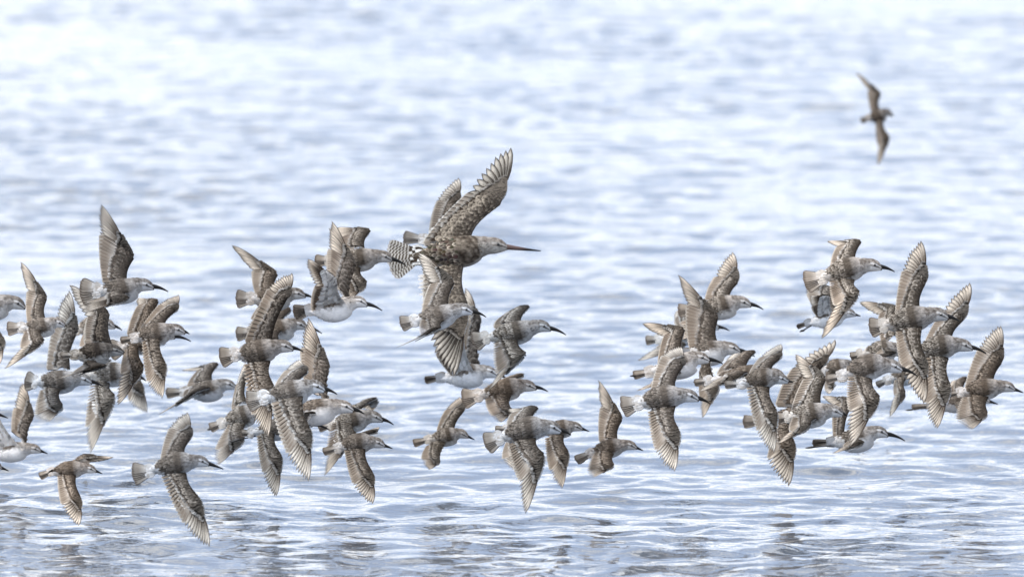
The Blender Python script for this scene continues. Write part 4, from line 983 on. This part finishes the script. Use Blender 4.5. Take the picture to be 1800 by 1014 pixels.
    {'label': 'grey wader flying highest above the gap in the right group, tail fanned, long curved bill', 'D': 22.0, 'g': 1.12, 'pal': 'speck', 'roll': 45, 'hroll': 12, 'yaw': 0, 'fat': 1.013, 'droop': 0.115, 'billr': 1, 'fan': 28, 'troll': None, 'ru': (1453.1, 485.9), 'br': (1487.7, 474.4), 'hd': (1532.6, 465.9), 'bt': (1572.6, 477.7), 'tt': (1412.1, 496.9), 'feet': [], 'tint': (1.209, 1.156, 1.103), 'wings': [{'side': 'L', 'S': (1505.6, 460.3), 'W': (1514.6, 427.7), 'T': (1451.8, 423.6), 'M': (1469.7, 433.3), 'E': (1459.0, 467.2), 'zs': None, 'bulge': 0.16, 'hollow': 1.0}, {'side': 'R', 'S': (1503.6, 497.4), 'W': (1511.3, 512.8), 'T': (1442.3, 596.7), 'M': (1465.1, 538.5), 'E': (1456.9, 496.2), 'zs': None, 'bulge': 0.16, 'hollow': 1.0}]},
    {'label': 'small white-bellied wader below the fan-tailed one, mostly behind its lowered wing', 'D': 22.6, 'g': 0.883, 'pal': 'grey', 'roll': -22, 'hroll': 12, 'yaw': 0, 'fat': 0.959, 'droop': 0.01, 'billr': 1, 'fan': 7, 'troll': None, 'ru': (1426.2, 565.4), 'br': (1459.5, 559.5), 'hd': (1491.5, 550.0), 'bt': (1513.1, 555.6), 'tt': (1400.0, 574.9), 'feet': [(1405.6, 583.3), (1409.5, 582.6)], 'tint': (0.984, 1.0, 1.016), 'wings': [{'side': 'L', 'S': (1472.3, 546.2), 'W': (1468.5, 510.3), 'T': (1417.2, 496.2), 'M': (1415.9, 515.4), 'E': (1439.0, 551.3), 'zs': None, 'bulge': 0.16, 'hollow': 1.0}, {'side': 'R', 'S': (1467.2, 553.8), 'W': (1459.5, 523.1), 'T': (1423.6, 520.5), 'M': (1425.6, 539.7), 'E': (1433.8, 553.8), 'zs': (0.45, 0.4), 'bulge': 0.16, 'hollow': 1.0}]},
    {'label': 'grey wader with both wings vertical and white primaries, tallest bird at right', 'D': 21.6, 'g': 1.159, 'pal': 'speck', 'roll': 58, 'hroll': 12, 'yaw': 0, 'fat': 1.037, 'droop': 0.115, 'billr': 1, 'fan': 28, 'troll': None, 'ru': (1559.2, 570.8), 'br': (1599.6, 561.9), 'hd': (1648.8, 552.3), 'bt': (1686.9, 564.6), 'tt': (1526.5, 576.2), 'feet': [], 'tint': (0.953, 0.927, 0.901), 'wings': [{'side': 'L', 'S': (1618.8, 542.7), 'W': (1626.9, 500.4), 'T': (1618.5, 421.9), 'M': (1586.2, 471.5), 'E': (1572.7, 552.3), 'zs': None, 'bulge': 0.16, 'hollow': 1.0}, {'side': 'R', 'S': (1622.7, 579.2), 'W': (1626.2, 625.4), 'T': (1623.5, 710.8), 'M': (1585.4, 650.4), 'E': (1573.8, 583.1), 'zs': None, 'bulge': 0.16, 'hollow': 1.0}]},
    {'label': 'scaly-winged wader behind the tallest right-hand bird, brown wing tip pointing left', 'D': 22.4, 'g': 1.069, 'pal': 'speck', 'roll': 20, 'hroll': 12, 'yaw': 0, 'fat': 1.027, 'droop': 0.115, 'billr': 1, 'fan': 13, 'troll': None, 'ru': (1516.3, 621.3), 'br': (1554.2, 618.1), 'hd': (1581.0, 615.7), 'bt': (1596.8, 620.5), 'tt': (1494.2, 626.8), 'feet': [(1493.4, 626.0)], 'tint': (0.983, 0.956, 0.928), 'wings': [{'side': 'L', 'S': (1582.3, 585.0), 'W': (1578.5, 542.7), 'T': (1509.2, 531.2), 'M': (1543.8, 555.4), 'E': (1547.7, 598.5), 'zs': None, 'bulge': 0.16, 'hollow': 1.0}, {'side': 'R', 'S': (1568.4, 618.9), 'W': (1576.3, 622.1), 'T': (1528.9, 633.1), 'M': (1532.1, 628.4), 'E': (1546.3, 615.7), 'zs': (1, 0.6), 'bulge': 0.16, 'hollow': 1.0}]},
    {'label': 'grey wader with pale nape in the right cluster front, cream primaries folded inwards below', 'D': 21.2, 'g': 1.108, 'pal': 'grey', 'roll': 40, 'hroll': 12, 'yaw': 0, 'fat': 1.026, 'droop': 0.115, 'billr': 1, 'fan': 10, 'troll': None, 'ru': (1487.9, 658.7), 'br': (1526.5, 644.1), 'hd': (1569.3, 643.5), 'bt': (1612.7, 660.9), 'tt': (1450.6, 667.0), 'feet': [], 'tint': (1.08, 1.062, 1.045), 'wings': [{'side': 'L', 'S': (1547.2, 636.6), 'W': (1563.3, 628.3), 'T': (1525.1, 626.4), 'M': (1521.0, 632.5), 'E': (1516.9, 639.4), 'zs': (-1, -1), 'bulge': 0.16, 'hollow': 1.0}, {'side': 'R', 'S': (1534.8, 673.9), 'W': (1546.7, 697.4), 'T': (1493.4, 784.9), 'M': (1490.6, 723.6), 'E': (1489.2, 662.9), 'zs': None, 'bulge': 0.16, 'hollow': 1.0}]},
    {'label': 'grey wader right of the tallest one, wings spread up and down, clear white throat', 'D': 22.0, 'g': 1.14, 'pal': 'speck', 'roll': 50, 'hroll': 12, 'yaw': 0, 'fat': 0.978, 'droop': 0.115, 'billr': 1, 'fan': 15, 'troll': None, 'ru': (1613.1, 617.7), 'br': (1653.5, 609.2), 'hd': (1693.1, 606.5), 'bt': (1733.5, 621.2), 'tt': (1578.5, 625.4), 'feet': [], 'tint': (0.976, 0.956, 0.937), 'wings': [{'side': 'L', 'S': (1674.6, 596.5), 'W': (1692.3, 565.8), 'T': (1704.6, 496.9), 'M': (1657.3, 544.6), 'E': (1626.5, 596.5), 'zs': None, 'bulge': 0.16, 'hollow': 1.0}, {'side': 'R', 'S': (1667.7, 636.9), 'W': (1670.4, 675.4), 'T': (1645.8, 756.2), 'M': (1625.4, 713.8), 'E': (1624.6, 629.2), 'zs': None, 'bulge': 0.16, 'hollow': 1.0}]},
    {'label': 'brown wader at far right edge, short bill, one fanned wing up and one cupped below', 'D': 22.35, 'g': 0.975, 'pal': 'brown', 'roll': 45, 'hroll': 12, 'yaw': 0, 'fat': 1.019, 'droop': 0.01, 'billr': 1, 'fan': 9, 'troll': None, 'ru': (1693.8, 687.7), 'br': (1728.5, 683.8), 'hd': (1770.0, 679.2), 'bt': (1799.2, 690.0), 'tt': (1666.2, 693.8), 'feet': [], 'tint': (1.022, 0.995, 0.969), 'wings': [{'side': 'L', 'S': (1747.7, 673.5), 'W': (1760.0, 640.8), 'T': (1758.5, 570.4), 'M': (1720.8, 606.9), 'E': (1695.8, 677.3), 'zs': None, 'bulge': 0.16, 'hollow': 1.0}, {'side': 'R', 'S': (1738.1, 702.3), 'W': (1736.2, 725.4), 'T': (1706.2, 755.4), 'M': (1679.2, 738.8), 'E': (1690.0, 698.5), 'zs': (1, 0.9), 'bulge': 0.16, 'hollow': 1.0}]},
    {'label': 'small wader behind the far-right brown one, white belly and black trailing feet', 'D': 22.85, 'g': 0.914, 'pal': 'grey', 'roll': 5, 'hroll': 12, 'yaw': 0, 'fat': 1.015, 'droop': 0.01, 'billr': 1, 'fan': 6, 'troll': None, 'ru': (1643.8, 710.8), 'br': (1684.2, 706.2), 'hd': (1726.5, 701.2), 'bt': (1754.6, 710.4), 'tt': (1601.5, 715.8), 'feet': [(1591.5, 720.8)], 'tint': (0.976, 0.934, 0.892), 'wings': [{'side': 'L', 'S': (1693.8, 696.5), 'W': (1700.8, 665.8), 'T': (1670.8, 670.8), 'M': (1666.9, 683.8), 'E': (1670.8, 696.5), 'zs': (-1, -0.8), 'bulge': 0.16, 'hollow': 1.0}, {'side': 'R', 'S': (1690.0, 708.1), 'W': (1697.7, 713.8), 'T': (1705.4, 717.7), 'M': (1693.8, 721.5), 'E': (1678.5, 713.8), 'zs': (1, 1), 'bulge': 0.16, 'hollow': 1.0}]},
    {'label': 'small wader hidden under the tallest right-hand bird, striped tail and thin lowered wing', 'D': 22.7, 'g': 0.929, 'pal': 'brown', 'roll': 10, 'hroll': 12, 'yaw': 0, 'fat': 1.005, 'droop': 0.115, 'billr': 1, 'fan': 10, 'troll': None, 'ru': (1565.2, 665.5), 'br': (1593.6, 657.6), 'hd': (1618.9, 650.5), 'bt': (1631.5, 653.6), 'tt': (1540.0, 677.0), 'feet': [], 'tint': (0.976, 1.026, 1.076), 'wings': [{'side': 'L', 'S': (1596.8, 650.5), 'W': (1599.9, 634.7), 'T': (1581.0, 623.6), 'M': (1577.8, 634.7), 'E': (1577.8, 647.3), 'zs': (-1, -0.6), 'bulge': 0.16, 'hollow': 1.0}, {'side': 'R', 'S': (1593.8, 667.7), 'W': (1591.9, 688.8), 'T': (1563.1, 731.9), 'M': (1570.8, 694.6), 'E': (1571.5, 669.6), 'zs': (1, 0.3), 'bulge': 0.16, 'hollow': 1.0}]},
    {'label': 'strongly scaled brown wader behind the speckled one, broad cream primaries raised right', 'D': 22.25, 'g': 1.133, 'pal': 'brown', 'roll': 45, 'hroll': 12, 'yaw': 0, 'fat': 0.996, 'droop': 0.115, 'billr': 1, 'fan': 13, 'troll': None, 'ru': (1355.2, 737.9), 'br': (1402.6, 734.0), 'hd': (1436.1, 724.1), 'bt': (1453.8, 728.1), 'tt': (1304.9, 740.9), 'feet': [], 'tint': (0.936, 0.92, 0.904), 'wings': [{'side': 'L', 'S': (1422.3, 708.3), 'W': (1442.0, 651.1), 'T': (1468.0, 596.5), 'M': (1389.7, 649.2), 'E': (1363.1, 708.3), 'zs': None, 'bulge': 0.16, 'hollow': 1.0}, {'side': 'R', 'S': (1389.8, 743.0), 'W': (1395.9, 773.3), 'T': (1385.9, 854.0), 'M': (1347.8, 809.2), 'E': (1363.6, 745.7), 'zs': None, 'bulge': 0.16, 'hollow': 1.0}]},
    {'label': 'speckled wader at centre of the right cluster, one wing folded back high, short bill', 'D': 21.6, 'g': 1.08, 'pal': 'speck', 'roll': 38, 'hroll': 12, 'yaw': 0, 'fat': 1.03, 'droop': 0.115, 'billr': 1, 'fan': 20, 'troll': None, 'ru': (1386.8, 731.6), 'br': (1426.2, 729.1), 'hd': (1465.3, 721.8), 'bt': (1489.7, 731.2), 'tt': (1366.1, 736.0), 'feet': [], 'tint': (1.118, 1.101, 1.085), 'wings': [{'side': 'L', 'S': (1445.0, 712.3), 'W': (1452.3, 668.9), 'T': (1395.9, 621.2), 'M': (1411.4, 665.9), 'E': (1389.3, 724.1), 'zs': None, 'bulge': 0.16, 'hollow': 1.0}, {'side': 'R', 'S': (1438.1, 736.9), 'W': (1426.2, 747.8), 'T': (1363.7, 780.9), 'M': (1386.8, 757.7), 'E': (1390.7, 735.0), 'zs': (1, 0.15), 'bulge': 0.16, 'hollow': 1.0}]},
    {'label': 'white-bellied wader lowest of the right group, flying level just above the water', 'D': 22.05, 'g': 1.052, 'pal': 'grey', 'roll': 0, 'hroll': 5, 'yaw': 0, 'fat': 1.024, 'droop': 0.115, 'billr': 1, 'fan': 9, 'troll': None, 'ru': (1469.9, 775.5), 'br': (1508.6, 772.0), 'hd': (1545.0, 759.0), 'bt': (1590.9, 774.7), 'tt': (1427.1, 779.4), 'feet': [(1415.5, 787.1), (1420.2, 786.0)], 'tint': (0.965, 0.951, 0.938), 'wings': [{'side': 'L', 'S': (1485.4, 759.6), 'W': (1500.8, 706.4), 'T': (1444.2, 695.5), 'M': (1463.7, 712.3), 'E': (1463.7, 763.6), 'zs': None, 'bulge': 0.16, 'hollow': 1.0}, {'side': 'R', 'S': (1510.0, 776.1), 'W': (1519.6, 778.9), 'T': (1461.1, 797.4), 'M': (1481.0, 784.4), 'E': (1487.9, 776.7), 'zs': (1, 0.2), 'bulge': 0.16, 'hollow': 1.0}]},
    {'label': 'plain brown wader mostly hidden in the right cluster, between two raised wings', 'D': 22.6, 'g': 0.976, 'pal': 'brown', 'roll': 35, 'hroll': 12, 'yaw': 0, 'fat': 1.034, 'droop': 0.115, 'billr': 1, 'fan': 15, 'troll': None, 'ru': (1449.9, 649.2), 'br': (1473.6, 648.2), 'hd': (1497.2, 643.3), 'bt': (1513.0, 647.2), 'tt': (1436.1, 651.1), 'feet': [], 'tint': (1.088, 1.105, 1.122), 'wings': [{'side': 'L', 'S': (1477.5, 642.3), 'W': (1483.4, 638.3), 'T': (1495.7, 632.4), 'M': (1474.6, 636.9), 'E': (1466.7, 641.7), 'zs': (-1, -0.8), 'bulge': 0.16, 'hollow': 1.0}, {'side': 'R', 'S': (1463.7, 657.1), 'W': (1466.1, 674.8), 'T': (1457.8, 692.6), 'M': (1449.5, 688.6), 'E': (1451.9, 663.0), 'zs': (1, 0.9), 'bulge': 0.16, 'hollow': 1.0}]},
    {'label': 'lone distant blurred wader at upper right, wings vertical in a narrow arc', 'D': 28, 'g': 1.018, 'pal': 'brown', 'roll': 52, 'hroll': 12, 'yaw': 0, 'fat': 0.838, 'droop': 0.115, 'billr': 1, 'fan': 15, 'troll': None, 'ru': (1530.1, 206.1), 'br': (1545.6, 203.6), 'hd': (1559.1, 197.8), 'bt': (1571.5, 205.2), 'tt': (1512.5, 212.9), 'feet': [], 'tint': (0.66, 0.64, 0.62), 'wings': [{'side': 'L', 'S': (1547.1, 191.2), 'W': (1547.9, 169.4), 'T': (1503.6, 127.3), 'M': (1525.5, 157.0), 'E': (1530.5, 196.3), 'zs': None, 'bulge': 0.16, 'hollow': 1.0}, {'side': 'R', 'S': (1553.9, 216.0), 'W': (1562.4, 238.8), 'T': (1542.1, 293.1), 'M': (1543.3, 258.5), 'E': (1538.4, 216.0), 'zs': None, 'bulge': 0.16, 'hollow': 1.0}]},
]
for b in BIRDS:
    build_bird(b)
bpy.context.view_layer.update()
